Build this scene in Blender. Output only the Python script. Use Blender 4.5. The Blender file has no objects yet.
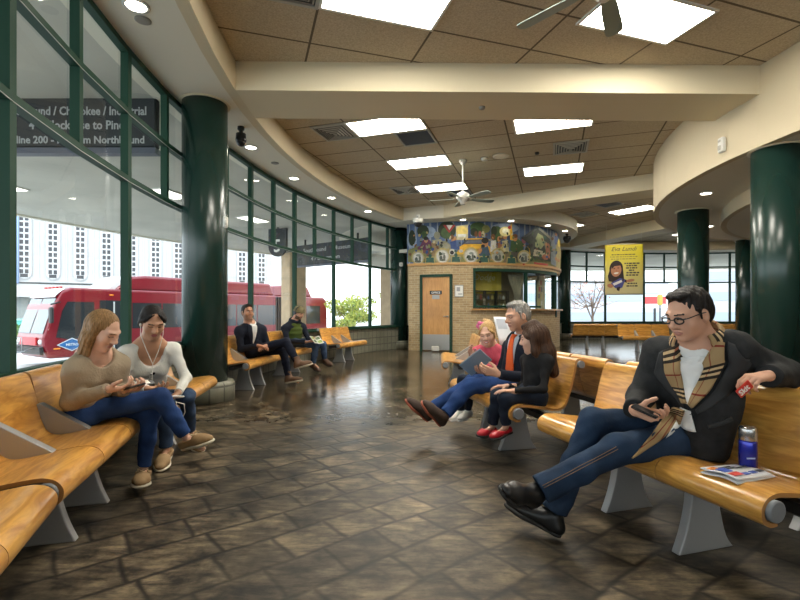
import bpy, math, random
import numpy as np
from mathutils import Vector, Matrix
random.seed(7)
SC = bpy.context.scene
COL = SC.collection
PI = math.pi
CX, CY = 11.8, 6.3            # centre of the round hall
F = 470.0                     # focal length in pixels at 800 wide
CAMH = 1.12
def P(r, a, z=0.0):           # polar position about the hall centre, a in degrees
    t = math.radians(a)
    return Vector((CX - r*math.cos(t), CY - r*math.sin(t), z))
def W(px, py, Y):             # measured point: picture position + distance
    return Vector(((px-400)/F*Y, Y, CAMH+(313-py)/F*Y))

# ------------------------------------------------------------------ materials
MATS = {}
def nodes_of(m):
    m.use_nodes = True
    return m.node_tree.nodes, m.node_tree.links
def mat(name, col, rough=0.6, metal=0.0, bump=None, var=None, emit=None, coat=0.0, spec=0.5, stretch=None, alpha=None):
    """bump=(scale,strength,dist)  var=(scale,amount)  stretch=(x,y,z)"""
    if name in MATS: return MATS[name]
    m = bpy.data.materials.new(name); N, L = nodes_of(m)
    b = N['Principled BSDF']
    b.inputs['Base Color'].default_value = (*col, 1)
    b.inputs['Roughness'].default_value = rough
    b.inputs['Metallic'].default_value = metal
    b.inputs['Coat Weight'].default_value = coat
    b.inputs['Specular IOR Level'].default_value = spec
    if emit:
        b.inputs['Emission Color'].default_value = (*emit[0], 1)
        b.inputs['Emission Strength'].default_value = emit[1]
    if bump or var:
        tc = N.new('ShaderNodeTexCoord'); vec = tc.outputs['Object']
        if stretch:
            mp = N.new('ShaderNodeMapping'); mp.inputs['Scale'].default_value = stretch
            L.new(vec, mp.inputs['Vector']); vec = mp.outputs['Vector']
        if var:
            n = N.new('ShaderNodeTexNoise'); n.inputs['Scale'].default_value = var[0]
            n.inputs['Detail'].default_value = 6
            L.new(vec, n.inputs['Vector'])
            r = N.new('ShaderNodeValToRGB')
            r.color_ramp.elements[0].position = .3; r.color_ramp.elements[1].position = .7
            k = var[1]
            r.color_ramp.elements[0].color = (*[c*(1-k) for c in col], 1)
            r.color_ramp.elements[1].color = (*[min(1, c*(1+k)) for c in col], 1)
            L.new(n.outputs['Fac'], r.inputs['Fac']); L.new(r.outputs['Color'], b.inputs['Base Color'])
        if bump:
            n2 = N.new('ShaderNodeTexNoise'); n2.inputs['Scale'].default_value = bump[0]; n2.inputs['Detail'].default_value = 4
            L.new(vec, n2.inputs['Vector'])
            bp = N.new('ShaderNodeBump'); bp.inputs['Strength'].default_value = bump[1]; bp.inputs['Distance'].default_value = bump[2]
            L.new(n2.outputs['Fac'], bp.inputs['Height']); L.new(bp.outputs['Normal'], b.inputs['Normal'])
    MATS[name] = m
    return m

# ------------------------------------------------------------------ mesh builder
class MB:
    def __init__(s): s.v = []; s.f = []; s.m = []; s.uv = None; s.sm = []
    def add(s, verts, faces, mi=0, sm=False):
        o = len(s.v); s.v.extend([tuple(v) for v in verts])
        for f in faces: s.f.append(tuple(i+o for i in f)); s.m.append(mi); s.sm.append(sm)
        return s
    def box(s, c, size, rot=None, mi=0):
        c = Vector(c); hx, hy, hz = [q/2 for q in size]
        R = rot if rot is not None else Matrix.Identity(3)
        if isinstance(R, (int, float)): R = Matrix.Rotation(R, 3, 'Z')
        vs = [c + R @ Vector((x, y, z)) for x in (-hx, hx) for y in (-hy, hy) for z in (-hz, hz)]
        return s.add(vs, [(0,1,3,2),(4,6,7,5),(0,4,5,1),(2,3,7,6),(0,2,6,4),(1,5,7,3)], mi)
    def rbox(s, c, size, b=0.01, rot=None, mi=0):      # box with chamfered edges
        c = Vector(c); hx, hy, hz = [q/2 for q in size]; b = min(b, hx*.9, hy*.9, hz*.9)
        R = rot if rot is not None else Matrix.Identity(3)
        if isinstance(R, (int, float)): R = Matrix.Rotation(R, 3, 'Z')
        import itertools
        vs = []; idx = {}
        for sx, sy, sz in itertools.product((-1,1), repeat=3):
            for ax in range(3):
                p = [sx*(hx-b), sy*(hy-b), sz*(hz-b)]
                p[ax] = (sx, sy, sz)[ax]*(hx, hy, hz)[ax]
                idx[(sx,sy,sz,ax)] = len(vs); vs.append(c + R @ Vector(p))
        fs = []
        for ax in range(3):
            o = [i for i in range(3) if i != ax]
            for sg in (-1, 1):
                q = []
                for (a, d) in ((-1,-1),(1,-1),(1,1),(-1,1)):
                    k = [0,0,0]; k[ax] = sg; k[o[0]] = a; k[o[1]] = d
                    q.append(idx[(*k, ax)])
                fs.append(q)
                fs_ = q
        for ax in range(3):                            # edges parallel to ax
            o = [i for i in range(3) if i != ax]
            for a in (-1,1):
                for d in (-1,1):
                    k0 = [0,0,0]; k0[ax] = -1; k0[o[0]] = a; k0[o[1]] = d
                    k1 = list(k0); k1[ax] = 1
                    fs.append([idx[(*k0,o[0])], idx[(*k1,o[0])], idx[(*k1,o[1])], idx[(*k0,o[1])]])
        for sx, sy, sz in itertools.product((-1,1), repeat=3):
            fs.append([idx[(sx,sy,sz,0)], idx[(sx,sy,sz,1)], idx[(sx,sy,sz,2)]])
        return s.add(vs, fs, mi)
    def tube(s, pts, r, n=10, mi=0, caps=True, sm=True):
        pts = [Vector(p) for p in pts]; k = len(pts)
        rs = r if isinstance(r, (list, tuple)) else [r]*k
        base = len(s.v); up = None
        for i, p in enumerate(pts):
            d = (pts[min(i+1, k-1)] - pts[max(i-1, 0)]).normalized()
            if up is None:
                up = d.orthogonal().normalized()
            up = (up - d*up.dot(d)).normalized(); sd = d.cross(up)
            for j in range(n):
                t = 2*PI*j/n
                s.v.append(tuple(p + (up*math.cos(t) + sd*math.sin(t))*rs[i]))
        for i in range(k-1):
            for j in range(n):
                a = base+i*n+j; b = base+i*n+(j+1)%n
                s.f.append((a, b, b+n, a+n)); s.m.append(mi); s.sm.append(sm)
        if caps:
            s.f.append(tuple(base+j for j in range(n))[::-1]); s.m.append(mi); s.sm.append(False)
            s.f.append(tuple(base+(k-1)*n+j for j in range(n))); s.m.append(mi); s.sm.append(False)
        return s
    def lathe(s, prof, c=(0,0,0), n=32, mi=0, R=None, sm=True):     # prof: list of (radius, z)
        c = Vector(c); base = len(s.v); R = R or Matrix.Identity(3)
        for (r, z) in prof:
            for j in range(n):
                t = 2*PI*j/n
                s.v.append(tuple(c + R @ Vector((r*math.cos(t), r*math.sin(t), z))))
        for i in range(len(prof)-1):
            for j in range(n):
                a = base+i*n+j; b = base+i*n+(j+1)%n
                s.f.append((a, b, b+n, a+n)); s.m.append(mi); s.sm.append(sm)
        s.f.append(tuple(base+j for j in range(n))[::-1]); s.m.append(mi); s.sm.append(False)
        e = base+(len(prof)-1)*n
        s.f.append(tuple(e+j for j in range(n))); s.m.append(mi); s.sm.append(False)
        return s
    def ball(s, c, rad, n=14, mi=0, R=None):
        rx, ry, rz = rad if isinstance(rad, (tuple, list)) else (rad,)*3
        c = Vector(c); R = R or Matrix.Identity(3); base = len(s.v); m = n//2+1
        for i in range(m+1):
            ph = PI*i/m
            for j in range(n):
                t = 2*PI*j/n
                s.v.append(tuple(c + R @ Vector((rx*math.sin(ph)*math.cos(t), ry*math.sin(ph)*math.sin(t), -rz*math.cos(ph)))))
        for i in range(m):
            for j in range(n):
                a = base+i*n+j; b = base+i*n+(j+1)%n
                s.f.append((a, b, b+n, a+n)); s.m.append(mi); s.sm.append(True)
        return s
    def prism(s, poly, fn, t0, t1, mi=0):              # poly of 2D points, fn(u,v,t) -> 3D
        n = len(poly); vs = [fn(u, v, t0) for u, v in poly] + [fn(u, v, t1) for u, v in poly]
        fs = [tuple(range(n))[::-1], tuple(range(n, 2*n))] + [(i, (i+1) % n, (i+1) % n+n, i+n) for i in range(n)]
        return s.add(vs, fs, mi)
    def grid(s, fn, nu, nv, mi=0, sm=True, closed=False):
        base = len(s.v)
        for i in range(nu+1):
            for j in range(nv+1): s.v.append(tuple(fn(i/nu, j/nv)))
        for i in range(nu):
            for j in range(nv):
                a = base+i*(nv+1)+j
                s.f.append((a, a+nv+1, a+nv+2, a+1)); s.m.append(mi); s.sm.append(sm)
        return s
    def sector(s, r0, r1, z0, z1, a0, a1, n=24, mi=0, sm=False, c=None):   # curved bar about the hall centre
        base = len(s.v)
        for i in range(n+1):
            a = a0+(a1-a0)*i/n
            for (r, z) in ((r0,z0),(r1,z0),(r1,z1),(r0,z1)):
                if c is None: p = P(r, a, z)
                else:
                    t = math.radians(a); p = (c[0]+r*math.cos(t), c[1]+r*math.sin(t), z)
                s.v.append(tuple(p))
        for i in range(n):
            for j in range(4):
                a = base+i*4+j; b = base+i*4+(j+1) % 4
                s.f.append((a, b, b+4, a+4)); s.m.append(mi); s.sm.append(False)
        s.f.append((base, base+1, base+2, base+3)[::-1]); s.m.append(mi); s.sm.append(False)
        e = base+n*4
        s.f.append((e, e+1, e+2, e+3)); s.m.append(mi); s.sm.append(False)
        return s
    def build(s, name, mats, parent=None, off=None, kind=None):
        me = bpy.data.meshes.new(name)
        vs = s.v
        if off is not None: vs = [(x-off[0], y-off[1], z-off[2]) for x, y, z in vs]
        me.from_pydata(vs, [], s.f)
        for m in (mats if isinstance(mats, (list, tuple)) else [mats]): me.materials.append(m)
        me.polygons.foreach_set('material_index', s.m)
        me.polygons.foreach_set('use_smooth', s.sm)
        if s.uv is not None:
            uvl = me.uv_layers.new(name='UVMap')
            for l in me.loops: uvl.data[l.index].uv = s.uv[l.vertex_index]
        me.update()
        import bmesh
        bm = bmesh.new(); bm.from_mesh(me); bmesh.ops.recalc_face_normals(bm, faces=bm.faces); bm.to_mesh(me); bm.free()
        o = bpy.data.objects.new(name, me); COL.objects.link(o)
        if parent is not None: o.parent = parent
        if kind: o['kind'] = kind
        return o
def tag(o, label=None, cat=None, group=None, kind=None):
    if label: o['label'] = label
    if cat: o['category'] = cat
    if group: o['group'] = group
    if kind: o['kind'] = kind
    return o
def empty(name, loc=(0,0,0), rz=0, label=None, cat=None, group=None):
    o = bpy.data.objects.new(name, None); COL.objects.link(o)
    o.empty_display_size = .1
    o.location = loc; o.rotation_euler = (0,0,rz)
    return tag(o, label, cat, group)
def dup(root, loc=None, rz=None, label=None, group=None):
    def cp(o, par):
        c = o.copy(); COL.objects.link(c)
        if par is not None: c.parent = par
        for ch in [q for q in KIDS.get(o.name, [])]: pass
        for ch in list(o.children): cp(ch, c)
        return c
    r = cp(root, None)
    if loc is not None: r.location = loc
    if rz is not None: r.rotation_euler = (0,0,rz)
    if label: r['label'] = label
    if group: r['group'] = group
    return r
KIDS = {}
def text_mesh(txt, size, depth=0.002, align='LEFT', bold=0.0, shear=0.0, spacing=1.0):
    cu = bpy.data.curves.new('t', 'FONT'); cu.body = txt; cu.size = size; cu.extrude = depth/2
    cu.align_x = align; cu.offset = bold; cu.resolution_u = 2; cu.shear = shear; cu.space_character = spacing
    ob = bpy.data.objects.new('t', cu); COL.objects.link(ob)
    dg = bpy.context.evaluated_depsgraph_get(); dg.update()
    me = bpy.data.meshes.new_from_object(ob.evaluated_get(dg))
    v = [tuple(q.co) for q in me.vertices]; f = [tuple(p.vertices) for p in me.polygons]
    bpy.data.objects.remove(ob); bpy.data.curves.remove(cu); bpy.data.meshes.remove(me)
    return v, f
def put_text(mb, txt, size, origin, ux, uy, depth=0.003, mi=0, **k):
    v, f = text_mesh(txt, size, depth, **k)
    ux = Vector(ux); uy = Vector(uy); n = ux.cross(uy); o = Vector(origin)
    mb.add([o + ux*a + uy*b + n*c for a, b, c in v], f, mi)
# ------------------------------------------------------------------ room materials
def floor_material():
    m = bpy.data.materials.new('stamped_concrete'); N, L = nodes_of(m); b = N['Principled BSDF']
    tc = N.new('ShaderNodeTexCoord')
    nz = N.new('ShaderNodeTexNoise'); nz.inputs['Scale'].default_value = 1.6; nz.inputs['Detail'].default_value = 3
    L.new(tc.outputs['Object'], nz.inputs['Vector'])
    ds = N.new('ShaderNodeVectorMath'); ds.operation = 'SCALE'; ds.inputs['Scale'].default_value = 0.10
    L.new(nz.outputs['Color'], ds.inputs[0])
    ad = N.new('ShaderNodeVectorMath'); ad.operation = 'ADD'
    L.new(tc.outputs['Object'], ad.inputs[0]); L.new(ds.outputs[0], ad.inputs[1])
    mp = N.new('ShaderNodeMapping'); mp.inputs['Rotation'].default_value = (0, 0, math.radians(-38))
    L.new(ad.outputs[0], mp.inputs['Vector'])
    br = N.new('ShaderNodeTexBrick'); br.offset = .5; br.squash = 1.35; br.squash_frequency = 3
    br.inputs['Scale'].default_value = 1; br.inputs['Brick Width'].default_value = .29; br.inputs['Row Height'].default_value = .25
    br.inputs['Mortar Size'].default_value = .022; br.inputs['Mortar Smooth'].default_value = 1.0; br.inputs['Bias'].default_value = 0
    br.inputs['Color1'].default_value = (.180, .148, .104, 1); br.inputs['Color2'].default_value = (.078, .064, .045, 1)
    br.inputs['Mortar'].default_value = (.020, .016, .012, 1)
    L.new(mp.outputs[0], br.inputs['Vector'])
    n2 = N.new('ShaderNodeTexNoise'); n2.inputs['Scale'].default_value = 5; n2.inputs['Detail'].default_value = 9; n2.inputs['Roughness'].default_value = .62
    L.new(tc.outputs['Object'], n2.inputs['Vector'])
    rp = N.new('ShaderNodeValToRGB'); e = rp.color_ramp.elements
    e[0].position = .34; e[0].color = (.12,.12,.12,1); e[1].position = .70; e[1].color = (1.9,1.85,1.75,1)
    L.new(n2.outputs['Fac'], rp.inputs['Fac'])
    mx = N.new('ShaderNodeMix'); mx.data_type = 'RGBA'; mx.blend_type = 'MULTIPLY'; mx.inputs['Factor'].default_value = 1
    L.new(rp.outputs['Color'], mx.inputs['B'])
    n3 = N.new('ShaderNodeTexNoise'); n3.inputs['Scale'].default_value = .55; n3.inputs['Detail'].default_value = 5
    L.new(tc.outputs['Object'], n3.inputs['Vector'])
    r3 = N.new('ShaderNodeValToRGB'); e = r3.color_ramp.elements
    e[0].position = .38; e[0].color = (.5,.5,.52,1); e[1].position = .62; e[1].color = (1.25,1.2,1.12,1)
    L.new(n3.outputs['Fac'], r3.inputs['Fac'])
    m2 = N.new('ShaderNodeMix'); m2.data_type = 'RGBA'; m2.blend_type = 'MULTIPLY'; m2.inputs['Factor'].default_value = 1
    wn = N.new('ShaderNodeMapRange'); wn.inputs['From Min'].default_value = .36; wn.inputs['From Max'].default_value = .60; wn.inputs['To Min'].default_value = .5; wn.inputs['To Max'].default_value = 1
    n4 = N.new('ShaderNodeTexNoise'); n4.inputs['Scale'].default_value = 1.1; n4.inputs['Detail'].default_value = 6; L.new(ad.outputs[0], n4.inputs['Vector']); L.new(n4.outputs['Fac'], wn.inputs['Value'])
    mw = N.new('ShaderNodeMix'); mw.data_type = 'RGBA'; mw.inputs['A'].default_value = (.090,.075,.054,1); L.new(wn.outputs[0], mw.inputs['Factor']); L.new(br.outputs['Color'], mw.inputs['B']); L.new(mw.outputs['Result'], mx.inputs['A'])
    st = N.new('ShaderNodeMapping'); st.inputs['Rotation'].default_value = (0,0,.9); st.inputs['Scale'].default_value = (1.2, 5, 1); L.new(ad.outputs[0], st.inputs['Vector'])
    n5 = N.new('ShaderNodeTexNoise'); n5.inputs['Scale'].default_value = 3.5; n5.inputs['Detail'].default_value = 8; n5.inputs['Roughness'].default_value = .7; L.new(st.outputs[0], n5.inputs['Vector'])
    r5 = N.new('ShaderNodeValToRGB'); e = r5.color_ramp.elements; e[0].position = .36; e[0].color = (.22,.22,.23,1); e[1].position = .62; e[1].color = (1.3,1.28,1.22,1); L.new(n5.outputs['Fac'], r5.inputs['Fac'])
    m5 = N.new('ShaderNodeMix'); m5.data_type = 'RGBA'; m5.blend_type = 'MULTIPLY'; m5.inputs['Factor'].default_value = 1; L.new(mx.outputs['Result'], m5.inputs['A']); L.new(r5.outputs['Color'], m5.inputs['B'])
    L.new(m5.outputs['Result'], m2.inputs['A']); L.new(r3.outputs['Color'], m2.inputs['B'])
    L.new(m2.outputs['Result'], b.inputs['Base Color'])
    rr = N.new('ShaderNodeMapRange'); rr.inputs['To Min'].default_value = .05; rr.inputs['To Max'].default_value = .26
    L.new(n2.outputs['Fac'], rr.inputs['Value'])
    sx_ = N.new('ShaderNodeSeparateXYZ'); L.new(ad.outputs[0], sx_.inputs[0])
    wr = N.new('ShaderNodeMapRange'); wr.inputs['From Min'].default_value = 1.8; wr.inputs['From Max'].default_value = 6.4; wr.inputs['To Min'].default_value = .42; wr.inputs['To Max'].default_value = 0
    L.new(sx_.outputs['Y'], wr.inputs['Value'])        # rougher towards the camera end, added to suppress ceiling-panel glare
    ra = N.new('ShaderNodeMath'); ra.operation = 'ADD'; L.new(rr.outputs[0], ra.inputs[0]); L.new(wr.outputs[0], ra.inputs[1]); L.new(ra.outputs[0], b.inputs['Roughness'])
    bp = N.new('ShaderNodeBump'); bp.inputs['Strength'].default_value = .12; bp.inputs['Distance'].default_value = .006
    hm = N.new('ShaderNodeMath'); hm.operation = 'MULTIPLY_ADD'; hm.inputs[1].default_value = .5
    inv = N.new('ShaderNodeMath'); inv.operation = 'SUBTRACT'; inv.inputs[0].default_value = 1
    L.new(br.outputs['Fac'], inv.inputs[1])
    L.new(n2.outputs['Fac'], hm.inputs[0]); L.new(inv.outputs[0], hm.inputs[2])
    L.new(hm.outputs[0], bp.inputs['Height']); L.new(bp.outputs[0], b.inputs['Normal'])
    b.inputs['Specular IOR Level'].default_value = .45; b.inputs['Coat Weight'].default_value = .0; b.inputs['Coat Roughness'].default_value = .12
    return m
def ceiling_material(pu, pv, ou, ov):
    m = bpy.data.materials.new('ceiling_tile'); N, L = nodes_of(m); b = N['Principled BSDF']
    tc = N.new('ShaderNodeTexCoord'); sp = N.new('ShaderNodeSeparateXYZ'); L.new(tc.outputs['Object'], sp.inputs[0])
    def line(out, p, off, w):
        s = N.new('ShaderNodeMath'); s.operation = 'SUBTRACT'; s.inputs[1].default_value = off; L.new(out, s.inputs[0])
        d = N.new('ShaderNodeMath'); d.operation = 'PINGPONG'; d.inputs[1].default_value = p/2
        a = N.new('ShaderNodeMath'); a.operation = 'ADD'; a.inputs[1].default_value = p*40; L.new(s.outputs[0], a.inputs[0])
        L.new(a.outputs[0], d.inputs[0])
        c = N.new('ShaderNodeMath'); c.operation = 'LESS_THAN'; c.inputs[1].default_value = w; L.new(d.outputs[0], c.inputs[0])
        return c.outputs[0]
    l1 = line(sp.outputs['X'], pu, ou, .013); l2 = line(sp.outputs['Y'], pv, ov, .013)
    mxm = N.new('ShaderNodeMath'); mxm.operation = 'MAXIMUM'; L.new(l1, mxm.inputs[0]); L.new(l2, mxm.inputs[1])
    n = N.new('ShaderNodeTexNoise'); n.inputs['Scale'].default_value = 60; n.inputs['Detail'].default_value = 6
    L.new(tc.outputs['Object'], n.inputs['Vector'])
    r = N.new('ShaderNodeValToRGB'); e = r.color_ramp.elements
    e[0].position = .3; e[0].color = (.42,.35,.25,1); e[1].position = .7; e[1].color = (.60,.51,.37,1)
    L.new(n.outputs['Fac'], r.inputs['Fac'])
    mx = N.new('ShaderNodeMix'); mx.data_type = 'RGBA'; L.new(mxm.outputs[0], mx.inputs['Factor'])
    L.new(r.outputs['Color'], mx.inputs['A']); mx.inputs['B'].default_value = (.13,.10,.065,1)
    L.new(mx.outputs['Result'], b.inputs['Base Color']); b.inputs['Roughness'].default_value = .9
    bp = N.new('ShaderNodeBump'); bp.inputs['Strength'].default_value = .4; bp.inputs['Distance'].default_value = .01
    iv = N.new('ShaderNodeMath'); iv.operation = 'MULTIPLY_ADD'; iv.inputs[1].default_value = .3
    L.new(n.outputs['Fac'], iv.inputs[0]); L.new(mxm.outputs[0], iv.inputs[2])
    L.new(iv.outputs[0], bp.inputs['Height']); L.new(bp.outputs[0], b.inputs['Normal'])
    return m
def brick_material(name, c1, c2, mortar, w, h, ms, rough=.7, rot=None, uv=True):
    m = bpy.data.materials.new(name); N, L = nodes_of(m); b = N['Principled BSDF']
    tc = N.new('ShaderNodeTexCoord')
    br = N.new('ShaderNodeTexBrick'); br.offset = 0 if w == h else .5
    br.inputs['Scale'].default_value = 1; br.inputs['Brick Width'].default_value = w; br.inputs['Row Height'].default_value = h
    br.inputs['Mortar Size'].default_value = ms; br.inputs['Mortar Smooth'].default_value = .2
    br.inputs['Color1'].default_value = (*c1, 1); br.inputs['Color2'].default_value = (*c2, 1); br.inputs['Mortar'].default_value = (*mortar, 1)
    L.new(tc.outputs['UV'], br.inputs['Vector'])
    n = N.new('ShaderNodeTexNoise'); n.inputs['Scale'].default_value = 14; n.inputs['Detail'].default_value = 5
    L.new(tc.outputs['Object'], n.inputs['Vector'])
    mr = N.new('ShaderNodeMapRange'); mr.inputs['To Min'].default_value = .75; mr.inputs['To Max'].default_value = 1.25; L.new(n.outputs['Fac'], mr.inputs['Value'])
    mx = N.new('ShaderNodeMix'); mx.data_type = 'RGBA'; mx.blend_type = 'MULTIPLY'; mx.inputs['Factor'].default_value = 1
    L.new(br.outputs['Color'], mx.inputs['A']); L.new(mr.outputs[0], mx.inputs['B'])
    L.new(mx.outputs['Result'], b.inputs['Base Color']); b.inputs['Roughness'].default_value = rough
    bp = N.new('ShaderNodeBump'); bp.inputs['Strength'].default_value = .5; bp.inputs['Distance'].default_value = .006; bp.invert = True
    L.new(br.outputs['Fac'], bp.inputs['Height']); L.new(bp.outputs[0], b.inputs['Normal'])
    return m
def wood_material(name, c1, c2, rough=.3, coat=.4, scale=1.0, axis='x'):
    m = bpy.data.materials.new(name); N, L = nodes_of(m); b = N['Principled BSDF']
    tc = N.new('ShaderNodeTexCoord'); mp = N.new('ShaderNodeMapping')
    sc = {'x': (1.6, 9, 9), 'y': (9, 1.6, 9), 'z': (9, 9, 1.3)}[axis]
    mp.inputs['Scale'].default_value = [q*scale for q in sc]
    inf = N.new('ShaderNodeObjectInfo'); adv = N.new('ShaderNodeVectorMath'); adv.operation = 'ADD'
    mu = N.new('ShaderNodeMath'); mu.operation = 'MULTIPLY'; mu.inputs[1].default_value = 13
    L.new(inf.outputs['Random'], mu.inputs[0])
    L.new(tc.outputs['Object'], adv.inputs[0]); L.new(mu.outputs[0], adv.inputs[1])
    L.new(adv.outputs[0], mp.inputs['Vector'])
    n = N.new('ShaderNodeTexNoise'); n.inputs['Scale'].default_value = 2.2; n.inputs['Detail'].default_value = 8; n.inputs['Distortion'].default_value = 1.6
    L.new(mp.outputs[0], n.inputs['Vector'])
    n0 = N.new('ShaderNodeTexNoise'); n0.inputs['Scale'].default_value = 1.3; n0.inputs['Detail'].default_value = 3; L.new(tc.outputs['Object'], n0.inputs['Vector'])
    r = N.new('ShaderNodeValToRGB'); e = r.color_ramp.elements
    e[0].position = .32; e[0].color = (*c1, 1); e[1].position = .66; e[1].color = (*c2, 1)
    L.new(n.outputs['Fac'], r.inputs['Fac'])
    mr = N.new('ShaderNodeMapRange'); mr.inputs['From Min'].default_value = .3; mr.inputs['From Max'].default_value = .7
    mr.inputs['To Min'].default_value = .78; mr.inputs['To Max'].default_value = 1.15; L.new(n0.outputs['Fac'], mr.inputs['Value'])
    mx = N.new('ShaderNodeMix'); mx.data_type = 'RGBA'; mx.blend_type = 'MULTIPLY'; mx.inputs['Factor'].default_value = 1
    L.new(r.outputs['Color'], mx.inputs['A']); L.new(mr.outputs[0], mx.inputs['B'])
    L.new(mx.outputs['Result'], b.inputs['Base Color'])
    b.inputs['Roughness'].default_value = rough; b.inputs['Coat Weight'].default_value = coat; b.inputs['Coat Roughness'].default_value = .12
    return m
def glass_material(name='window_glass', tint=(.93,.97,.96), refl=1.0):
    m = bpy.data.materials.new(name); N, L = nodes_of(m); N.remove(N['Principled BSDF'])
    tr = N.new('ShaderNodeBsdfTransparent'); tr.inputs['Color'].default_value = (*tint, 1)
    gl = N.new('ShaderNodeBsdfGlossy'); gl.inputs['Roughness'].default_value = .02; gl.inputs['Color'].default_value = (1,1,1,1)
    lw = N.new('ShaderNodeLayerWeight'); lw.inputs['Blend'].default_value = .5
    pw = N.new('ShaderNodeMath'); pw.operation = 'POWER'; pw.inputs[1].default_value = 4.5; L.new(lw.outputs['Facing'], pw.inputs[0])
    ml = N.new('ShaderNodeMath'); ml.operation = 'MULTIPLY_ADD'; ml.inputs[1].default_value = .6*refl; ml.inputs[2].default_value = .045*refl; L.new(pw.outputs[0], ml.inputs[0])
    mx = N.new('ShaderNodeMixShader'); L.new(ml.outputs[0], mx.inputs[0]); L.new(tr.outputs[0], mx.inputs[1]); L.new(gl.outputs[0], mx.inputs[2])
    L.new(mx.outputs[0], N['Material Output'].inputs['Surface'])
    return m
M_FLOOR = floor_material()
M_SOFFIT = mat('painted_soffit', (.78,.74,.62), .8)
M_FASCIA = mat('cream_fascia', (.64,.55,.375), .7)
M_BEAM = mat('cream_beam', (.70,.62,.44), .7)
M_GREEN = mat('green_paint', (.010,.050,.030), .55, spec=.3)
M_COLUMN = mat('column_green', (.009,.034,.027), .26, spec=.6, bump=(3,.05,.02))
M_GLASS = glass_material()
M_TILE = brick_material('glazed_tile', (.24,.235,.18), (.19,.19,.145), (.10,.10,.08), .2, .2, .012, .45)
M_BRICK = brick_material('tan_brick', (.50,.36,.19), (.38,.26,.13), (.52,.43,.28), .2, .067, .009, .8)
M_WOOD = wood_material('amber_plywood', (.48,.20,.032), (.84,.45,.10), .28, .5)
M_DOORWOOD = wood_material('door_veneer', (.50,.24,.075), (.62,.33,.11), .45, .2, axis='z')
M_ALU = mat('grey_aluminium', (.36,.37,.38), .38, .35, bump=(60,.06,.003))
M_CAP = mat('grey_cap', (.22,.23,.245), .45, .2)
M_LIGHT = mat('light_diffuser', (.9,.9,.9), .5, emit=((1.0,.94,.82), 17.0))
M_LAMP = mat('lamp_lens', (.9,.9,.85), .5, emit=((1.0,.92,.76), 14.0))
M_WHITE = mat('white_enamel', (.75,.74,.69), .4)
M_BLACK = mat('black_plastic', (.012,.012,.013), .3)
M_DARKMETAL = mat('dark_steel', (.03,.03,.032), .45, .5)
# ------------------------------------------------------------------ camera
cam_d = bpy.data.cameras.new('camera'); cam = bpy.data.objects.new('camera', cam_d); COL.objects.link(cam)
cam.location = (0, 0, CAMH); cam.rotation_euler = (PI/2, 0, 0)
cam_d.sensor_width = 36; cam_d.lens = 36*F/800; cam_d.shift_y = 13/800; cam_d.clip_end = 400; cam_d.clip_start = .05
SC.camera = cam
# ------------------------------------------------------------------ shell
RW, RIN, RCOL = 14.65, 13.8, 14.31
Z_SOF, Z_CEIL, Z_DRUM, Z_LOW = 3.81, 4.16, 3.17, 2.93
m = MB(); n = 120
m.add([P(14.85, 360*i/n, 0) for i in range(n)] + [P(14.85, 360*i/n, -.3) for i in range(n)],
      [tuple(range(n)), tuple(range(n, 2*n))] + [(i, (i+1) % n, (i+1) % n+n, i+n) for i in range(n)])
m.build('floor', M_FLOOR, kind='structure')

def uv_sector(name, mats, r0, r1, z0, z1, a0, a1, n=40, center=None):
    """curved wall panel with metric UVs on its faces"""
    me = MB(); me.sector(r0, r1, z0, z1, a0, a1, n, c=center)
    rr = (r0+r1)/2; uv = []
    for i in range(n+1):
        u = rr*math.radians((a1-a0)*i/n)
        for (r, z) in ((r0,z0),(r1,z0),(r1,z1),(r0,z1)): uv.append((u, z))
    me.uv = uv
    return me.build(name, mats, kind='structure')
uv_sector('wall_left', M_TILE, 14.55, 14.72, 0, .68, 60, -47)
uv_sector('wall_back', M_TILE, 14.55, 14.72, 0, .68, -57, -120)
m = MB(); m.sector(14.6, 14.8, 0, 3.81, -120, -300, 60); m.build('wall_right', M_FASCIA, kind='structure')
m = MB(); m.sector(14.48, 14.76, .68, .715, 60, -47, 60); m.build('trim_1', M_GREEN, kind='structure')
m = MB(); m.sector(14.48, 14.76, .68, .715, -57, -120, 40); m.build('trim_2', M_GREEN, kind='structure')
# outer ring soffit with its fascia, full circle
m = MB(); m.sector(RIN+.01, 14.9, Z_SOF, Z_SOF+.1, 0, 360, 120, mi=0); m.build('trim_3', M_SOFFIT, kind='structure')
m = MB(); m.sector(RIN, RIN+.12, Z_SOF-.002, 4.3, 0, 360, 120, mi=0); m.build('trim_4', M_FASCIA, kind='structure')
# inner drum: fascia, soffit, lower ring
m = MB(); m.sector(7.3, 7.4, Z_DRUM-.002, 4.3, 0, 360, 96); m.build('trim_5', M_FASCIA, kind='structure')
m = MB(); m.sector(6.0, 7.39, Z_DRUM, Z_DRUM+.06, 0, 360, 96); m.build('trim_6', M_SOFFIT, kind='structure')
m = MB(); m.sector(6.1, 6.2, Z_LOW-.002, Z_DRUM+.03, 0, 360, 96); m.build('trim_7', M_FASCIA, kind='structure')
m = MB(); nn = 96
m.add([P(6.19, 360*i/nn, Z_LOW) for i in range(nn)]+[P(6.19, 360*i/nn, Z_LOW+.05) for i in range(nn)],
      [tuple(range(nn)), tuple(range(nn, 2*nn))]+[(i,(i+1)%nn,(i+1)%nn+nn,i+nn) for i in range(nn)])
m.build('trim_8', M_SOFFIT, kind='structure')
# roof slab over everything
m = MB(); m.add([P(23.1, 360*i/n, 4.6) for i in range(n)]+[P(23.1, 360*i/n, 4.9) for i in range(n)],
      [tuple(range(n)), tuple(range(n, 2*n))]+[(i,(i+1)%n,(i+1)%n+n,i+n) for i in range(n)])
m.build('roof', M_SOFFIT, kind='structure')
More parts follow.
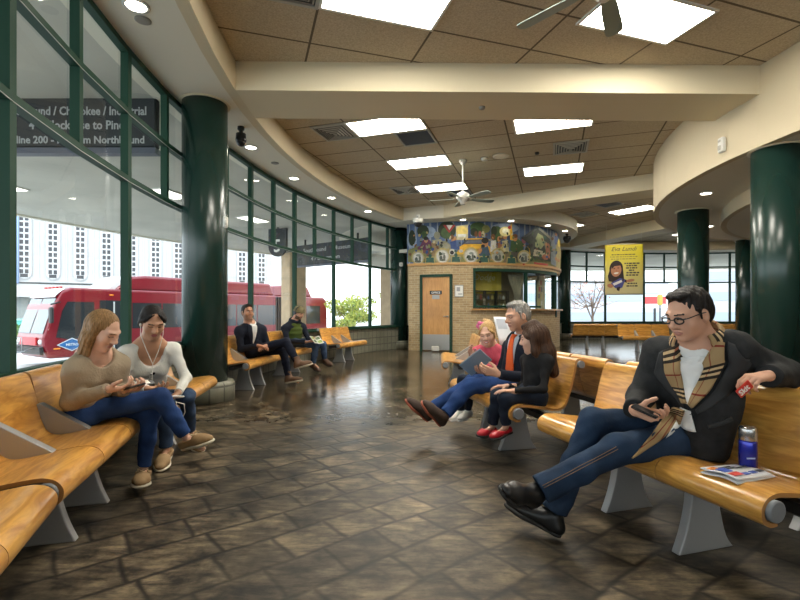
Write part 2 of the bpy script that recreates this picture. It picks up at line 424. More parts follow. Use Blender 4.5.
# radial beams
bn = 9
for k in range(10):
    a = -36*k+.9
    t = math.radians(a); d = Vector((-math.cos(t), -math.sin(t), 0)); s = Vector((-d.y, d.x, 0)); c = Vector((CX, CY, 0))
    m = MB(); bw = .41
    vs = [c + d*r + s*q + Vector((0,0,z)) for r in (7.34, 13.86) for q in (-bw, bw) for z in (Z_SOF, 4.3)]
    m.add(vs, [(0,1,3,2),(4,6,7,5),(0,4,5,1),(2,3,7,6),(0,2,6,4),(1,5,7,3)])
    m.build('trim_%d' % (bn+k), M_BEAM, kind='structure')
# tiled ceiling, one panel per bay; local x = outward, local y = tangential
M_CEIL0 = ceiling_material(1.22, .655, 12.5-7*1.22, -2.35)
M_CEIL1 = ceiling_material(1.22, .655, 12.44-7*1.22, 2.8)
for k in range(10):
    a = 18-36*k
    t = math.radians(a)
    ou = math.atan2(-math.sin(t), -math.cos(t))
    pts = []
    for i in range(9):
        q = math.radians(-18+36*i/8); pts.append((13.9*math.cos(q), 13.9*math.sin(q)))
    for i in range(9):
        q = math.radians(18-36*i/8); pts.append((7.3*math.cos(q), 7.3*math.sin(q)))
    m = MB(); m.prism(pts, lambda u, v, w: (u, v, w), Z_CEIL, Z_CEIL+.03)
    o = m.build('ceiling' if k == 0 else 'ceiling_%d' % (k+1), M_CEIL0 if k == 0 else M_CEIL1, kind='structure')
    o.location = (CX, CY, 0); o.rotation_euler = (0, 0, ou)
def bay_pt(k, u, v, z):
    """point in bay k: u metres outward, v metres along (towards the far side)"""
    t = math.radians(18-36*k)
    d = Vector((-math.cos(t), -math.sin(t), 0)); s = Vector((d.y, -d.x, 0))
    if k == 0: pass
    return Vector((CX, CY, z)) + d*u + s*v, math.atan2(d.y, d.x)

# ------------------------------------------------------------------ windows
def zr(): return None
win_n = [0]
def window_unit(a0, a1, full=True):
    """two upper bays wide: one big lower light, two rows of two upper lights"""
    win_n[0] += 1
    am = (a0+a1)/2
    fr = MB(); p = Vector
    zb, z1, z2, zt = .70, 2.47, 3.15, 3.80
    def bar_v(a, z0, z1_, w=.065, d=.075):
        c = P(RW, a); t = math.radians(a)
        R = Matrix.Rotation(math.atan2(-math.sin(t), -math.cos(t)), 3, 'Z')
        fr.box((c.x, c.y, (z0+z1_)/2), (d, w, z1_-z0), R)
    def bar_h(aa, ab, z, h=.06, d=.075):
        A, B = P(RW, aa, z), P(RW, ab, z); v = B-A
        R = Matrix.Rotation(math.atan2(v.y, v.x), 3, 'Z')
        fr.box((A+B)/2, (v.length, d, h), R)
    bar_v(a0, zb, zt, .075); bar_v(am, z1, zt, .06)
    for (s0, s1) in ((a0, am), (am, a1)):
        for z in (zb+.02, z1, z2, zt-.035): bar_h(s0, s1, z)
    w = fr.build('window_%d' % win_n[0], M_GREEN, kind='structure')
    # pale gasket line just outside each bar
    for (s0, s1) in ((a0, am), (am, a1)):
        for (za, zc) in ((z1, z2), (z2, zt)):
            g = MB(); A, B = P(RW+.01, s0), P(RW+.01, s1)
            g.add([(A.x,A.y,za),(B.x,B.y,za),(B.x,B.y,zc),(A.x,A.y,zc)], [(0,1,2,3)])
            g.build('pane', M_GLASS, w)
    g = MB(); A, B, Cc = P(RW+.01, a0), P(RW+.01, am), P(RW+.01, a1)
    g.add([(A.x,A.y,zb),(B.x,B.y,zb),(B.x,B.y,z1),(A.x,A.y,z1),(Cc.x,Cc.y,zb),(Cc.x,Cc.y,z1)], [(0,1,2,3),(1,4,5,2)])
    g.build('pane', M_GLASS, w)
    st = MB()
    for (s0, s1) in ((a0, am), (am, a1)):
        for z in (z1, z2):
            A, B = P(RW-.040, s0, z-.028), P(RW-.040, s1, z-.028); v = B-A
            st.box((A+B)/2, (v.length, .004, .005), Matrix.Rotation(math.atan2(v.y, v.x), 3, 'Z'))
    st.build('gasket', mat('gasket_grey', (.45,.47,.45), .5), w)
for b0 in range(-2, 4):
    off = -1.12 if b0 < 0 else -1.3 if b0 < 1 else (-.6 if b0 == 1 else .1)
    for j in range(5):
        a0 = -36*b0+off-7.2*j
        if a0 > 60 or a0 < -118: continue
        if -60 < a0 < -36.5: continue      # the ticket booth stands here
        window_unit(a0, a0-7.2)
# ------------------------------------------------------------------ columns
def column(x, y, ztop, label, dia=.55, base=True):
    e = empty('column', (x, y, 0), 0, label, 'column', None)
    r = dia/2
    m = MB(); m.lathe([(r, .25), (r, ztop)], n=48); m.build('shaft', M_COLUMN, e)
    m = MB(); m.lathe([(r-.01, ztop-.012), (r+.035, ztop-.012), (r+.035, ztop), (r-.01, ztop)], n=48); m.build('top_ring', M_BEAM, e)
    m = MB(); m.lathe([(r+.09, 0), (r+.09, .22), (r+.075, .25), (r-.01, .25)], n=48)
    m.uv = [(j*.05, z) for (q, z) in [(0,0),(0,.22),(0,.25),(0,.25)] for j in range(48)]
    m.build('base', M_TILE, e)
    return e
q = P(RCOL, 0); column(q.x, q.y-.25, Z_SOF, 'thick dark green round column at the window wall behind the two seated women')
column(-.03, 15.0, Z_SOF, 'slim-looking dark green column between the curved window wall and the brick booth')
column(7.05, 20.2, Z_SOF, 'dark green column just right of the ticket booth beside the far windows')
column(5.89, 9.45, Z_DRUM, 'dark green round column rising behind the head of the man in glasses')
column(4.74, 5.9, Z_DRUM, 'widest dark green column at right edge behind the dark jacket')
column(9.75, 13.2, Z_DRUM, 'distant dark green column partly hidden left of the widest column')
# ------------------------------------------------------------------ ceiling lights
def ceiling_light(k, u0, v0, label, group=None, lu=1.22, lv=.64):
    c, rz = bay_pt(k, u0+lu/2, v0+lv/2, Z_CEIL)
    e = empty('ceiling_light', c, rz, label, 'ceiling light', group)
    fr = MB(); w = .03
    for sy in (-1, 1): fr.box((0, sy*(lv/2-w/2), -.008), (lu, w, .022))
    for sx in (-1, 1): fr.box((sx*(lu/2-w/2), 0, -.008), (w, lv-2*w, .022))
    fr.build('frame', M_WHITE, e)
    df = MB(); df.box((0, 0, -.006), (lu-2*w, lv-2*w, .012)); df.build('diffuser', M_LIGHT, e)
    return e
ceiling_light(0, 11.28, 1.71, 'large lit ceiling panel in the near bay, left of the near fan')
ceiling_light(0, 8.67, 1.14, 'large lit ceiling panel behind the blades of the near fan')
ceiling_light(0, 11.28, -.25, 'lit ceiling panel above the camera, window side'); ceiling_light(0, 8.67, -.8, 'lit ceiling panel above the camera, hall side')
ceiling_light(1, 11.22, -2.8, 'lit ceiling panel just past the near beam, beside the pyramid vent')
ceiling_light(1, 11.22, -.83, 'lit ceiling panel, middle of the left row of three')
ceiling_light(1, 11.22, 1.14, 'lit ceiling panel, farthest of the left row, left of the far fan')
ceiling_light(1, 8.66, -2.1, 'lit ceiling panel of the right row, just past the near beam')
ceiling_light(1, 8.66, .5, 'lit ceiling panel of the right row, above the second beam')
ceiling_light(2, 8.4, .1, 'long lit ceiling panel in the third bay, left of the round soffit')
ceiling_light(2, 11.2, -1.6, 'lit ceiling panel of the third bay just past the second beam'); ceiling_light(2, 11.2, .8, 'lit ceiling panel of the third bay over the booth side')
ceiling_light(3, 8.6, -1.2, 'lit ceiling panel of the farthest bay near the round soffit'); ceiling_light(3, 11.2, .1, 'lit ceiling panel of the farthest bay near the far windows')
for k in (9, 8, 4):
    ceiling_light(k, 11.2, -.8, 'lit ceiling panel in a bay outside the view', 'lit panels outside the view'); ceiling_light(k, 8.6, -.2, 'lit ceiling panel in a bay outside the view', 'lit panels outside the view')
# ------------------------------------------------------------------ vents
def vent(k, u0, v0, lu, lv, label, kind, group=None):
    c, rz = bay_pt(k, u0+lu/2, v0+lv/2, Z_CEIL)
    e = empty('ceiling_vent', c, rz, label, 'vent', group)
    fm = mat('vent_grey', (.42,.42,.38), .5); dm = mat('vent_dark', (.06,.065,.07), .5)
    fr = MB(); w = .035
    for sy in (-1, 1): fr.box((0, sy*(lv/2-w/2), -.008), (lu, w, .024))
    for sx in (-1, 1): fr.box((sx*(lu/2-w/2), 0, -.008), (w, lv-2*w, .024))
    fr.build('frame', fm, e)
    bk = MB(); bk.box((0,0,-.002), (lu-2*w, lv-2*w, .004)); bk.build('backing', dm, e)
    sl = MB()
    if kind == 'pyramid':
        n = 6
        for i in range(n):
            q = (i+.5)/n; a, b = (lu/2-w)*q, (lv/2-w)*q; zz = -.010-.05*(1-q)
            for sy in (-1, 1): sl.box((0, sy*b, zz), (2*a, .018, .006), Matrix.Rotation(sy*.6, 3, 'X'))
            for sx in (-1, 1): sl.box((sx*a, 0, zz), (.018, 2*b, .006), Matrix.Rotation(-sx*.6, 3, 'Y'))
    elif kind == 'grille':
        for i in range(14): sl.box((0, -lv/2+w+(i+.5)*(lv-2*w)/14, -.01), (lu-2*w, .006, .012))
        dmx = dm
    sl.build('slat', fm if kind == 'pyramid' else mat('vent_blue', (.12,.13,.15), .5), e)
    return e
vent(1, 12.44, -2.8, .61, .655, 'square louvred ceiling vent left of the first lit panel', 'pyramid')
vent(1, 11.22, -2.14, .61, .655, 'dark ceiling grille behind the first lit panel', 'grille')
vent(1, 12.44, 1.14, .61, .655, 'square louvred ceiling vent beside the farthest left lit panel', 'pyramid')
vent(1, 11.22, 1.8, .61, .655, 'dark ceiling grille just left of the far fan rod', 'grille')
vent(1, 8.66, -.8, .61, .655, 'square louvred ceiling vent between the two right lit panels', 'pyramid')
vent(0, 12.5, 1.71, .61, .655, 'louvred ceiling vent at top edge, left of the near lit panel', 'pyramid')
vent(2, 9.9, -.5, .61, .655, 'small louvred ceiling vent in the third bay', 'pyramid')
vent(2, 8.7, -1.2, .61, .655, 'dark ceiling grille in the third bay near the round soffit', 'grille')
# ------------------------------------------------------------------ round ceiling speaker and downlights
def downlight(p, label, group='recessed downlights in the soffits', r=.085):
    e = empty('downlight', p, 0, label, 'downlight', group)
    m = MB(); m.lathe([(r+.025, 0), (r+.025, -.012), (r, -.016), (r, 0)], n=28); m.build('trim_ring', M_WHITE, e)
    m = MB(); m.lathe([(r-.002, -.002), (r-.002, -.008)], n=28); m.build('lens', M_LAMP, e)
dl = [(W(136, 5, 470*2.69/308), 'large lit downlight in the soffit at top left corner'),
      (W(251, 147, 470*2.69/166), 'lit downlight in the soffit beside the black dome camera'),
      (W(294, 178, 470*2.69/135), 'lit downlight, second one beyond the black dome camera'),
      (W(331.5, 197.5, 470*2.69/115.5), 'lit downlight, third one beyond the black dome camera'),
      (W(368, 211, 470*2.69/102), 'lit downlight nearest the far slim column')]
for p, l in dl: downlight((p.x, p.y, Z_SOF), l)
for px, py, l in ((706, 193, 'lit downlight in the lower round soffit right of the middle column'),
                  (709, 226, 'small far downlight just right of the middle column'), (676, 234.5, 'small far downlight just left of the middle column')):
    Y = 470*2.05/(313-py); p = W(px, py, Y); 
    if py < 220: downlight((p.x, p.y, Z_DRUM), l)
    else:
        Y = 470*2.05/(313-py)*1.0; p = W(px, py, Y); downlight((p.x, p.y, Z_DRUM), l)
sp_m = mat('speaker_grey', (.33,.31,.27), .7)
def disc_thing(name, p, r, h, label, cat, m_):
    m = MB(); m.lathe([(r, 0), (r, -h*.6), (r*.8, -h), (r*.2, -h*1.05)], c=(0,0,0), n=28)
    o = m.build(name, m_); o.location = p; tag(o, label, cat); return o
p = W(143, 20, 470*2.69/293); disc_thing('ceiling_speaker', (p.x, p.y, Z_SOF), .07, .012, 'round grey speaker grille in soffit near the top left downlight', 'speaker', sp_m)
p = W(275, 163, 470*2.69/150); disc_thing('ceiling_speaker', (p.x, p.y, Z_SOF), .07, .012, 'round grey speaker grille in the curved soffit past the black dome camera', 'speaker', sp_m)
p = W(482, 107, 470*2.69/206); disc_thing('sprinkler', (p.x, p.y, Z_SOF), .04, .03, 'small sprinkler disc under the near cream beam', 'sprinkler', sp_m)
p = W(501, 156, 470*3.04/157); disc_thing('ceiling_speaker', (p.x, p.y, Z_CEIL), .16, .02, 'round tan speaker in the tiled ceiling right of the far fan', 'speaker', mat('speaker_tan', (.68,.62,.50), .7))
p = W(484.5, 158, 470*3.04/155); disc_thing('smoke_detector', (p.x, p.y, Z_CEIL), .07, .05, 'small smoke detector beside the round tan ceiling speaker', 'detector', M_WHITE)
p = W(537, 152.5, 470*3.04/160.5); disc_thing('sprinkler', (p.x, p.y, Z_CEIL), .04, .04, 'small dark sprinkler left of the right-hand louvred vent', 'sprinkler', M_BLACK)
# ------------------------------------------------------------------ ceiling fans
def fan(x, y, zhub, a0, label, zc=Z_CEIL, droop=0.0):
    e = empty('ceiling_fan', (x, y, zhub), 0, label, 'ceiling fan')
    m = MB(); m.lathe([(.02, zc-zhub), (.075, zc-zhub), (.075, zc-zhub-.03), (.04, zc-zhub-.09), (.018, zc-zhub-.1)], n=24); m.build('canopy', M_WHITE, e)
    m = MB(); m.tube([(0,0,.1), (0,0,zc-zhub-.08)], .014, 12); m.build('rod', M_WHITE, e)
    m = MB(); m.lathe([(.02, .14), (.05, .12), (.11, .09), (.135, .05), (.13, 0), (.09, -.04), (.06, -.06), (.055, -.11), (.03, -.13)], n=32); m.build('motor', M_WHITE, e)
    bm_ = mat('fan_blade', (.30,.36,.32), .5)
    for i in range(5):
        t = a0+2*PI*i/5; d = Vector((math.cos(t), math.sin(t), 0)); s = Vector((-d.y, d.x, 0))
        def fnb(u, v, w, d=d, s=s): return d*u + s*v + Vector((0, 0, w - v*.2))
        poly = [(.2,-.045), (.3,-.058), (.62,-.068), (.675,-.06), (.695,-.03), (.695,.03), (.675,.06), (.62,.068), (.3,.058), (.2,.045)]
        m = MB(); m.prism(poly, fnb, -.012, -.004); b = m.build('blade', bm_, e)
        m = MB(); m.prism([(.1,-.018), (.24,-.03), (.24,.03), (.1,.018)], fnb, -.004, .004); m.build('blade_iron', M_WHITE, b)
fan(1.425, 3.28, 3.43, math.atan2(.53, -.475), 'white ceiling fan close overhead at the top edge, blades in front of a lit panel')
fan(1.25, 9.34, 3.40, .35, 'white ceiling fan hanging from the second bay, below the far lit panels')
# ------------------------------------------------------------------ cameras, boxes
def dome_camera(p, label, body, dome, r=.07):
    e = empty('security_camera', p, 0, label, 'security camera')
    m = MB(); m.lathe([(.02, 0), (.05, 0), (.05, -.04), (.03, -.06), (.03, -.08), (r, -.1), (r*1.1, -.19), (r, -.22)], n=24); m.build('housing', body, e)
    m = MB(); m.ball((0,0,-.22), (r*.9, r*.9, r*.9), 18); m.build('dome', dome, e)
p = W(241, 128, 470*2.69/186); dome_camera((p.x, p.y, Z_SOF), 'black dome camera hanging from the soffit right of the near left column', M_BLACK, M_BLACK)
p = W(418, 218, 12.9); dome_camera((p.x, p.y, Z_SOF), 'white dome camera hanging in front of the mural', M_WHITE, M_BLACK, .13)
p = W(567, 236, 15.9); dome_camera((p.x, p.y, Z_SOF), 'dark dome camera right of the booth soffit', M_BLACK, M_BLACK, .12)
# alarm box on the drum fascia
def on_drum(px, py, r=7.4):
    k = (px-400)/F; a = k*k+1; b = -2*(k*CX+CY); c = CX**2+CY**2-r*r
    Y = (-b-math.sqrt(b*b-4*a*c))/(2*a); return W(px, py, Y)
p = on_drum(724, 145); t = math.atan2(p.y-CY, p.x-CX)
e = empty('wall_alarm', p, t, 'white alarm box mounted on the curved cream fascia', 'alarm box')
m = MB(); m.rbox((.03, 0, 0), (.06, .10, .20), .012); m.build('housing', M_WHITE, e)
m = MB(); m.rbox((.065, 0, -.04), (.015, .06, .06), .006); m.rbox((.065, 0, .05), (.012, .05, .03), .004); m.build('strobe', mat('strobe_lens', (.55,.52,.45), .2), e)
# small sensor boxes on the columns
p = W(224, 222, 5.75); e = empty('motion_sensor', (p.x+.02, p.y, p.z), 0, 'small white sensor on right edge of the near left column', 'sensor')
m = MB(); m.rbox((0,0,0), (.05,.08,.14), .015); m.build('housing', M_WHITE, e); m = MB(); m.ball((.01,-.035,-.01), (.02,.02,.03), 12); m.build('lens', mat('sensor_lens', (.6,.6,.55), .2), e)
p = W(401, 264.5, 14.72); e = empty('motion_sensor', p, 0, 'small white sensor on the slim far column', 'sensor')
m = MB(); m.rbox((0,-.02,0), (.11,.08,.12), .02); m.build('housing', M_WHITE, e); m = MB(); m.ball((0,-.06,-.01), (.03,.02,.03), 12); m.build('lens', mat('sensor_lens', (.6,.6,.55), .2), e)
# ------------------------------------------------------------------ ticket booth
BX, BY, BR = 2.03, 17.4, 3.68
def on_booth(px, py, r=BR):
    k = (px-400)/F; a = k*k+1; b = -2*(k*BX+BY); c = BX**2+BY**2-r*r
    disc = max(b*b-4*a*c, 0)
    Y = (-b-math.sqrt(disc))/(2*a); return W(px, py, Y)
def bang(px, r=BR):
    p = on_booth(px, 300, r); return math.degrees(math.atan2(p.y-BY, p.x-BX))
aL, aR = bang(408)-22, bang(562.5)
aL = bang(408.5)
def booth_panel(name, a0, a1, z0, z1, m_, r0=BR-.2, r1=BR, kind='structure'):
    return uv_sector(name, m_, r0, r1, z0, z1, a0, a1, 30, center=(BX, BY))
a_w0, a_w1 = bang(473), bang(556)
a_d0, a_d1 = bang(420), bang(452.5)
booth_panel('wall_front', aL, a_d0, 0, 2.54, M_BRICK)
booth_panel('wall_front_2', a_d0, a_d1, 2.26, 2.54, M_BRICK)
booth_panel('wall_front_3', a_d1, a_w0, 0, 2.54, M_BRICK)
booth_panel('wall_front_4', a_w0, a_w1+3, 0, 1.22, M_BRICK)
booth_panel('wall_front_5', a_w1+3, 40, 0, 1.22, M_BRICK)
booth_panel('wall_front_6', a_w0, 40, 2.43, 2.54, M_BRICK)
m = MB(); m.sector(BR-.05, BR+.05, 2.53, 2.60, aL, 60, 50, c=(BX, BY)); m.build('trim_20', mat('oak_rail', (.55,.30,.10), .4), kind='structure')
m = MB(); m.sector(BR-.3, BR-.03, 2.60, 3.81, aL, 60, 50, c=(BX, BY)); m.build('wall_front_7', mat('mural_backing', (.3,.35,.4), .7), kind='structure')
m = MB(); m.sector(.5, 4.25, Z_SOF-.012, 4.3, 0, 360, 80, c=(BX, BY)); m.build('trim_21', M_SOFFIT, kind='structure')
m = MB(); m.sector(.3, BR-.3, 3.0, 3.1, 0, 360, 50, c=(BX, BY)); m.build('ceiling_booth', M_SOFFIT, kind='structure')
for px, py in ((463, 221.5), (511, 221.5), (548, 226.5), (565, 233)):
    p = on_booth(px, py, 3.95); k = math.hypot(p.x-BX, p.y-BY)
    downlight((p.x, p.y, Z_SOF-.012), {463: 'lit downlight above the left part of the mural', 511: 'lit downlight above the middle of the mural', 548: 'lit downlight above the right part of the mural', 565: 'lit downlight past the right end of the mural'}[px])
# door
def booth_local(px):
    p = on_booth(px, 350); return p
p0, p1 = on_booth(420.5, 350), on_booth(452, 350)
pm = (p0+p1)/2; v = p1-p0; rz = math.atan2(v.y, v.x); dw = v.length
d = MB(); d.box((0, 0, 1.10), (dw-.12, .05, 2.16)); dob = d.build('door_1', M_DOORWOOD, kind='structure')
dob.location = (pm.x, pm.y-.02, 0.0); dob.rotation_euler = (0,0,rz)
m = MB()
for s in (-1, 1): m.box((s*(dw/2-.03), 0, 1.12), (.07, .16, 2.24))
m.box((0, 0, 2.22), (dw, .16, .07)); m.build('door_frame', M_GREEN, dob)
m = MB(); m.box((0, -.03, .26), (dw-.14, .008, .46)); m.build('kick_plate', mat('brushed_steel', (.5,.49,.46), .3, .8), dob)
m = MB(); m.lathe([(.03,0),(.03,.03),(.012,.035),(.012,.06)], c=(dw/2-.13,-.03,1.02), n=16, R=Matrix.Rotation(PI/2,3,'X')); m.tube([(dw/2-.13,-.085,1.02),(dw/2-.24,-.085,1.02)], .012, 10); m.build('door_handle', mat('brushed_steel', (.5,.49,.46), .3, .8), dob)
e = empty('door_sign', (pm.x, pm.y, 0), rz, 'dark OFFICE sign plate on the wooden booth door', 'sign')
m = MB(); m.box((0, -.055, 1.72), (.36, .012, .11)); pl = m.build('plate', mat('sign_dark', (.02,.025,.03), .4), e)
m = MB(); put_text(m, 'OFFICE', .085, (0,-.062,1.69), (1,0,0), (0,0,1), align='CENTER', bold=.002); m.build('lettering', M_WHITE, pl)
m = MB(); m.box((0, -.053, 1.59), (.22, .006, .12)); m.build('paper_notice', mat('notice_grey', (.42,.43,.43), .6), e)
m = MB(); m.rbox((-.05,-.35,.07), (.22,.12,.14), .02); o = m.build('door_stop', M_WHITE); o.location = pm; tag(o, 'small white door stop on the floor before the wooden door', 'door stop')
p = on_booth(459, 291); e = empty('wall_plaque', (p.x, p.y, p.z), math.radians(bang(459))+PI/2, 'white framed notice on the brick wall right of the wooden door', 'notice')
m = MB(); m.rbox((0,-.02,0), (.26,.03,.36), .008); fr = m.build('frame', mat('notice_frame', (.3,.3,.28), .5), e)
m = MB(); m.box((0,-.038,0), (.22,.006,.31)); m.box((-.02,-.042,.05), (.10,.004,.12), mi=1); m.box((.03,-.042,-.09), (.12,.004,.03), mi=1); m.build('sheet', [mat('paper_white', (.8,.8,.77), .6), mat('print_grey', (.35,.36,.38), .6)], e)
# ticket window: frame, glass and the things seen through it
zt0, zt1 = 1.30, 2.43
wf = MB()
wf.sector(BR-.14, BR+.03, zt1-.09, zt1, a_w0, a_w1, 24, c=(BX,BY))
wf.sector(BR-.14, BR+.03, zt0-.02, zt0+.04, a_w0, bang(540), 24, c=(BX,BY))
wf.sector(BR-.14, BR+.03, zt0, zt1, a_w0, a_w0+1.1, 2, c=(BX,BY))
wf.sector(BR-.14, BR+.03, zt0-.32, zt1, a_w1-1.2, a_w1, 2, c=(BX,BY))
wf.sector(BR-.10, BR+.01, zt0, zt1, bang(526), bang(526)+.9, 2, c=(BX,BY))
wob = wf.build('window_30', M_GREEN, kind='structure')
m = MB(); m.sector(BR-.06, BR-.05, 1.22, zt1, a_w0, a_w1, 24, c=(BX,BY)); m.build('pane', M_GLASS, wob)
m = MB(); m.sector(BR-.16, BR+.14, 1.20, 1.245, a_w0-1, a_w1+6, 30, c=(BX,BY)); m.build('trim_22', mat('oak_rail', (.55,.30,.10), .4), kind='structure')
# inside the booth
yel = mat('mustard_board', (.56,.42,.05), .6, var=(2,.25))
m = MB(); m.sector(2.35, 2.45, 0, 3.0, -150, 20, 40, c=(BX,BY)); m.build('wall_inner', mat('inner_wall', (.30,.24,.13), .7), kind='structure')
def bi(px, py, r): p = on_booth(px, py, r); return p
def booth_frame(px, py, r):
    p = on_booth(px, py, r); return p, math.atan2(p.y-BY, p.x-BX)+PI/2
p, rz = booth_frame(486, 288, 3.0)
e = empty('poster', p, rz, 'mustard yellow poster behind the left part of the ticket window', 'poster')
m = MB(); m.box((0,0,.2), (1.0,.02,.75)); pb = m.build('panel', yel, e)
m = MB(); put_text(m, 'Dodge', .26, (-.42,-.014,.24), (1,0,0), (0,0,1), shear=.25); m.build('lettering', mat('poster_cream', (.75,.7,.5), .6), pb)
p, rz = booth_frame(491, 305, 3.15)
e = empty('display_shelf', (p.x,p.y,1.25), rz, 'dark display shelf behind the ticket window glass', 'shelf')
dk = mat('shelf_dark', (.06,.045,.03), .5)
m = MB()
for z in (0, .27, .54): m.box((0,.05,z), (1.15,.2,.02))
m.build('board', dk, e)
m = MB()
for x in (-.57, -.19, .19, .57): m.box((x,.05,.27), (.02,.2,.56))
m.build('upright', dk, e)
bc = [(.55,.5,.4),(.4,.1,.07),(.1,.14,.25),(.5,.38,.1),(.25,.22,.2),(.6,.58,.55)]
bi_lab = ['cream','red brown','navy','ochre','brown','white']
k = 0
for z in (.012, .282):
    for x in (-.44,-.33,-.08,.05,.30,.42):
        hh = random.uniform(.12,.2)
        m = MB(); m.lathe([(.028,0),(.032,.01),(.032,hh*.65),(.014,hh*.8),(.014,hh)], n=12)
        o = m.build('bottle', mat('bottle_%d' % (k%6), bc[k%6], .3)); c_, s_ = math.cos(rz), math.sin(rz)
        o.location = (p.x+c_*x, p.y+s_*x+.02, 1.25+z)
        tag(o, 'small bottle on the shelf behind the ticket window', 'bottle', 'bottles on the display shelf'); k += 1
# curtain gathered to one side
p, rz = booth_frame(516, 292, 3.4)
e_m = mat('curtain_taupe', (.33,.28,.20), .8)
def cf(u, v):
    x = -.34+.68*u; w = 1.0 - .72*(math.sin(min(v/.72,1)*PI/2)**1.6) + (.25*(v-.72) if v > .72 else 0)
    xx = x*w + .08*v
    return Vector((xx, -.02+.03*math.sin(u*34), .52-1.12*v))
m = MB(); m.grid(cf, 60, 16); o = m.build('curtain', e_m); o.location = p; o.rotation_euler = (0,0,rz)
sm = o.modifiers.new('t', 'SOLIDIFY'); sm.thickness = .006
tag(o, 'taupe curtain gathered behind the middle of the ticket window', 'curtain')
# notice board with a red display
p, rz = booth_frame(541, 292, 3.3)
e = empty('notice_board', p, rz, 'pale notice board behind the right part of the ticket window', 'notice board')
m = MB(); m.box((0,0,0), (.62,.02,1.1)); nb = m.build('panel', mat('board_tan', (.5,.43,.26), .6), e)
cs = [(.7,.68,.6),(.5,.12,.1),(.15,.16,.2),(.6,.5,.2)]
for i in range(4):
    for j in range(2):
        m = MB(); m.box((-.2+.17*j+.05*(i%2), -.014, .3-.22*i), (.12,.006,.15)); m.build('leaflet', mat('leaf_%d' % ((i+j)%4), cs[(i+j)%4], .6), nb)
p, rz = booth_frame(541, 273.5, 3.5)
e = empty('led_display', p, rz, 'black display strip with glowing red characters in the ticket window', 'display')
m = MB(); m.box((0,0,0), (.62,.06,.13)); lb = m.build('housing', M_BLACK, e)
m = MB(); [m.box((-.16+.075*i, -.034, .0), (.05, .006, .05)) for i in range(5)]; m.build('lit_segments', mat('led_red', (.5,.02,.03), .5, emit=((1,.03,.03), 1.2)), lb)
# ------------------------------------------------------------------ painted mural on the booth's curved fascia
mural = MB(); MU = {}; mu_m = []
def mcol(c):
    k = tuple(c)
    if k not in MU:
        MU[k] = len(mu_m); mu_m.append(mat('mural_paint_%d' % len(mu_m), c, .6, var=(9,.22)))
    return MU[k]
lay = [0]
def mpoly(pts, c, dz=None):
    """polygon given by measured outline points, laid on the cylinder"""
    lay[0] += 1; off = .004+.0012*lay[0]
    mi = mcol(c)
    R_ = BR-.028+off*.5
    pts = [(min(x, 561.5), y) for x, y in pts]; n = len(pts)
    x0 = min(p[0] for p in pts)+1e-4; x1 = max(p[0] for p in pts)-1e-4
    nc = max(2, int((x1-x0)/1.5)+1); cols = []
    xs = sorted(set([x0+(x1-x0)*i/nc for i in range(nc+1)]+[p[0] for p in pts if x0 < p[0] < x1]))
    for x in xs:
        ys = []
        for i in range(n):
            a, b = pts[i], pts[(i+1) % n]
            if (a[0] <= x) != (b[0] <= x): ys.append(a[1]+(b[1]-a[1])*(x-a[0])/(b[0]-a[0]))
        if len(ys) >= 2: cols.append((x, min(ys), max(ys)))
    if len(cols) < 2: return
    V = []; Fs = []
    for x, ya, yb in cols: V += [on_booth(x, ya, R_), on_booth(x, yb, R_)]
    for i in range(len(cols)-1): Fs.append((2*i, 2*i+1, 2*i+3, 2*i+2))
    mural.add(V, Fs, mi)
def mell(cx, cy, rx, ry, c, n=14, rot=0, a0=0, a1=2*PI):
    pts = []
    for i in range(n):
        t = a0+(a1-a0)*i/(n if a1-a0 > 6.2 else n-1); x, y = rx*math.cos(t), ry*math.sin(t)
        pts.append((cx+x*math.cos(rot)-y*math.sin(rot), cy+x*math.sin(rot)+y*math.cos(rot)))
    mpoly(pts, c)
mur_bg = uv_sector('m', mat('mural_sky', (.07,.12,.24), .6, var=(1.6,.6)), BR-.06, BR-.03, 2.60, 3.81, aL-1, aR+3, 40, center=(BX, BY))
mur_bg.name = 'mural'
if 'kind' in mur_bg: del mur_bg['kind']
tag(mur_bg, 'long colourful painted mural around the top of the brick booth', 'mural')
SKY2=(.28,.36,.50); DG=(.02,.035,.012); MG=(.05,.10,.03); YL=(.72,.42,.03); CRM=(.55,.50,.30); SK=(.50,.24,.10); PU=(.13,.035,.09)
ST=(.24,.24,.17); BK=(.015,.014,.014); WH=(.62,.62,.58); GD=(.42,.34,.13); TE=(.025,.09,.065); RD=(.38,.03,.03); BR_=(.16,.07,.025); BL=(.03,.07,.22); OL=(.20,.21,.07)
for c in ((412,240,5,9),(428,232,8,6),(505,228,14,5),(470,230,7,6)): mell(*c, SKY2)
mpoly([(408,262),(408,250),(418,246),(440,252),(470,252),(500,250),(530,254),(561,252),(561,271),(530,266),(470,264)], OL)
mell(412,238,3.5,8,DG); mell(423,231,6,6,DG); mell(424,235,3,4,MG); mell(447,230,9,9,DG); mell(446,233,5,6,MG)
mpoly([(443,225),(446,225),(449,230.5),(453,225),(455.5,225),(449.3,233)], RD); mpoly([(446.3,225),(452.7,225),(449.3,230)], WH)
mpoly([(456,226),(468,224.5),(468,240),(456,240)], CRM); mell(462,231,6,5,(.70,.55,.15)); mpoly([(458,234),(466,234),(466,237),(458,237)], WH)
mell(478,229,9,7,MG); mell(474,232,4,4,DG); mell(486,229,4,4,OL); mpoly([(468,226),(470,224),(471,240),(468,240)], BL)
mell(497,234,6,8,MG); mell(494,231,3,5,DG); mell(503,231,4,4,OL)
for x, c in ((476,BR_),(480,(.4,.1,.08)),(483,CRM)): mell(x,234,1.6,3,c)
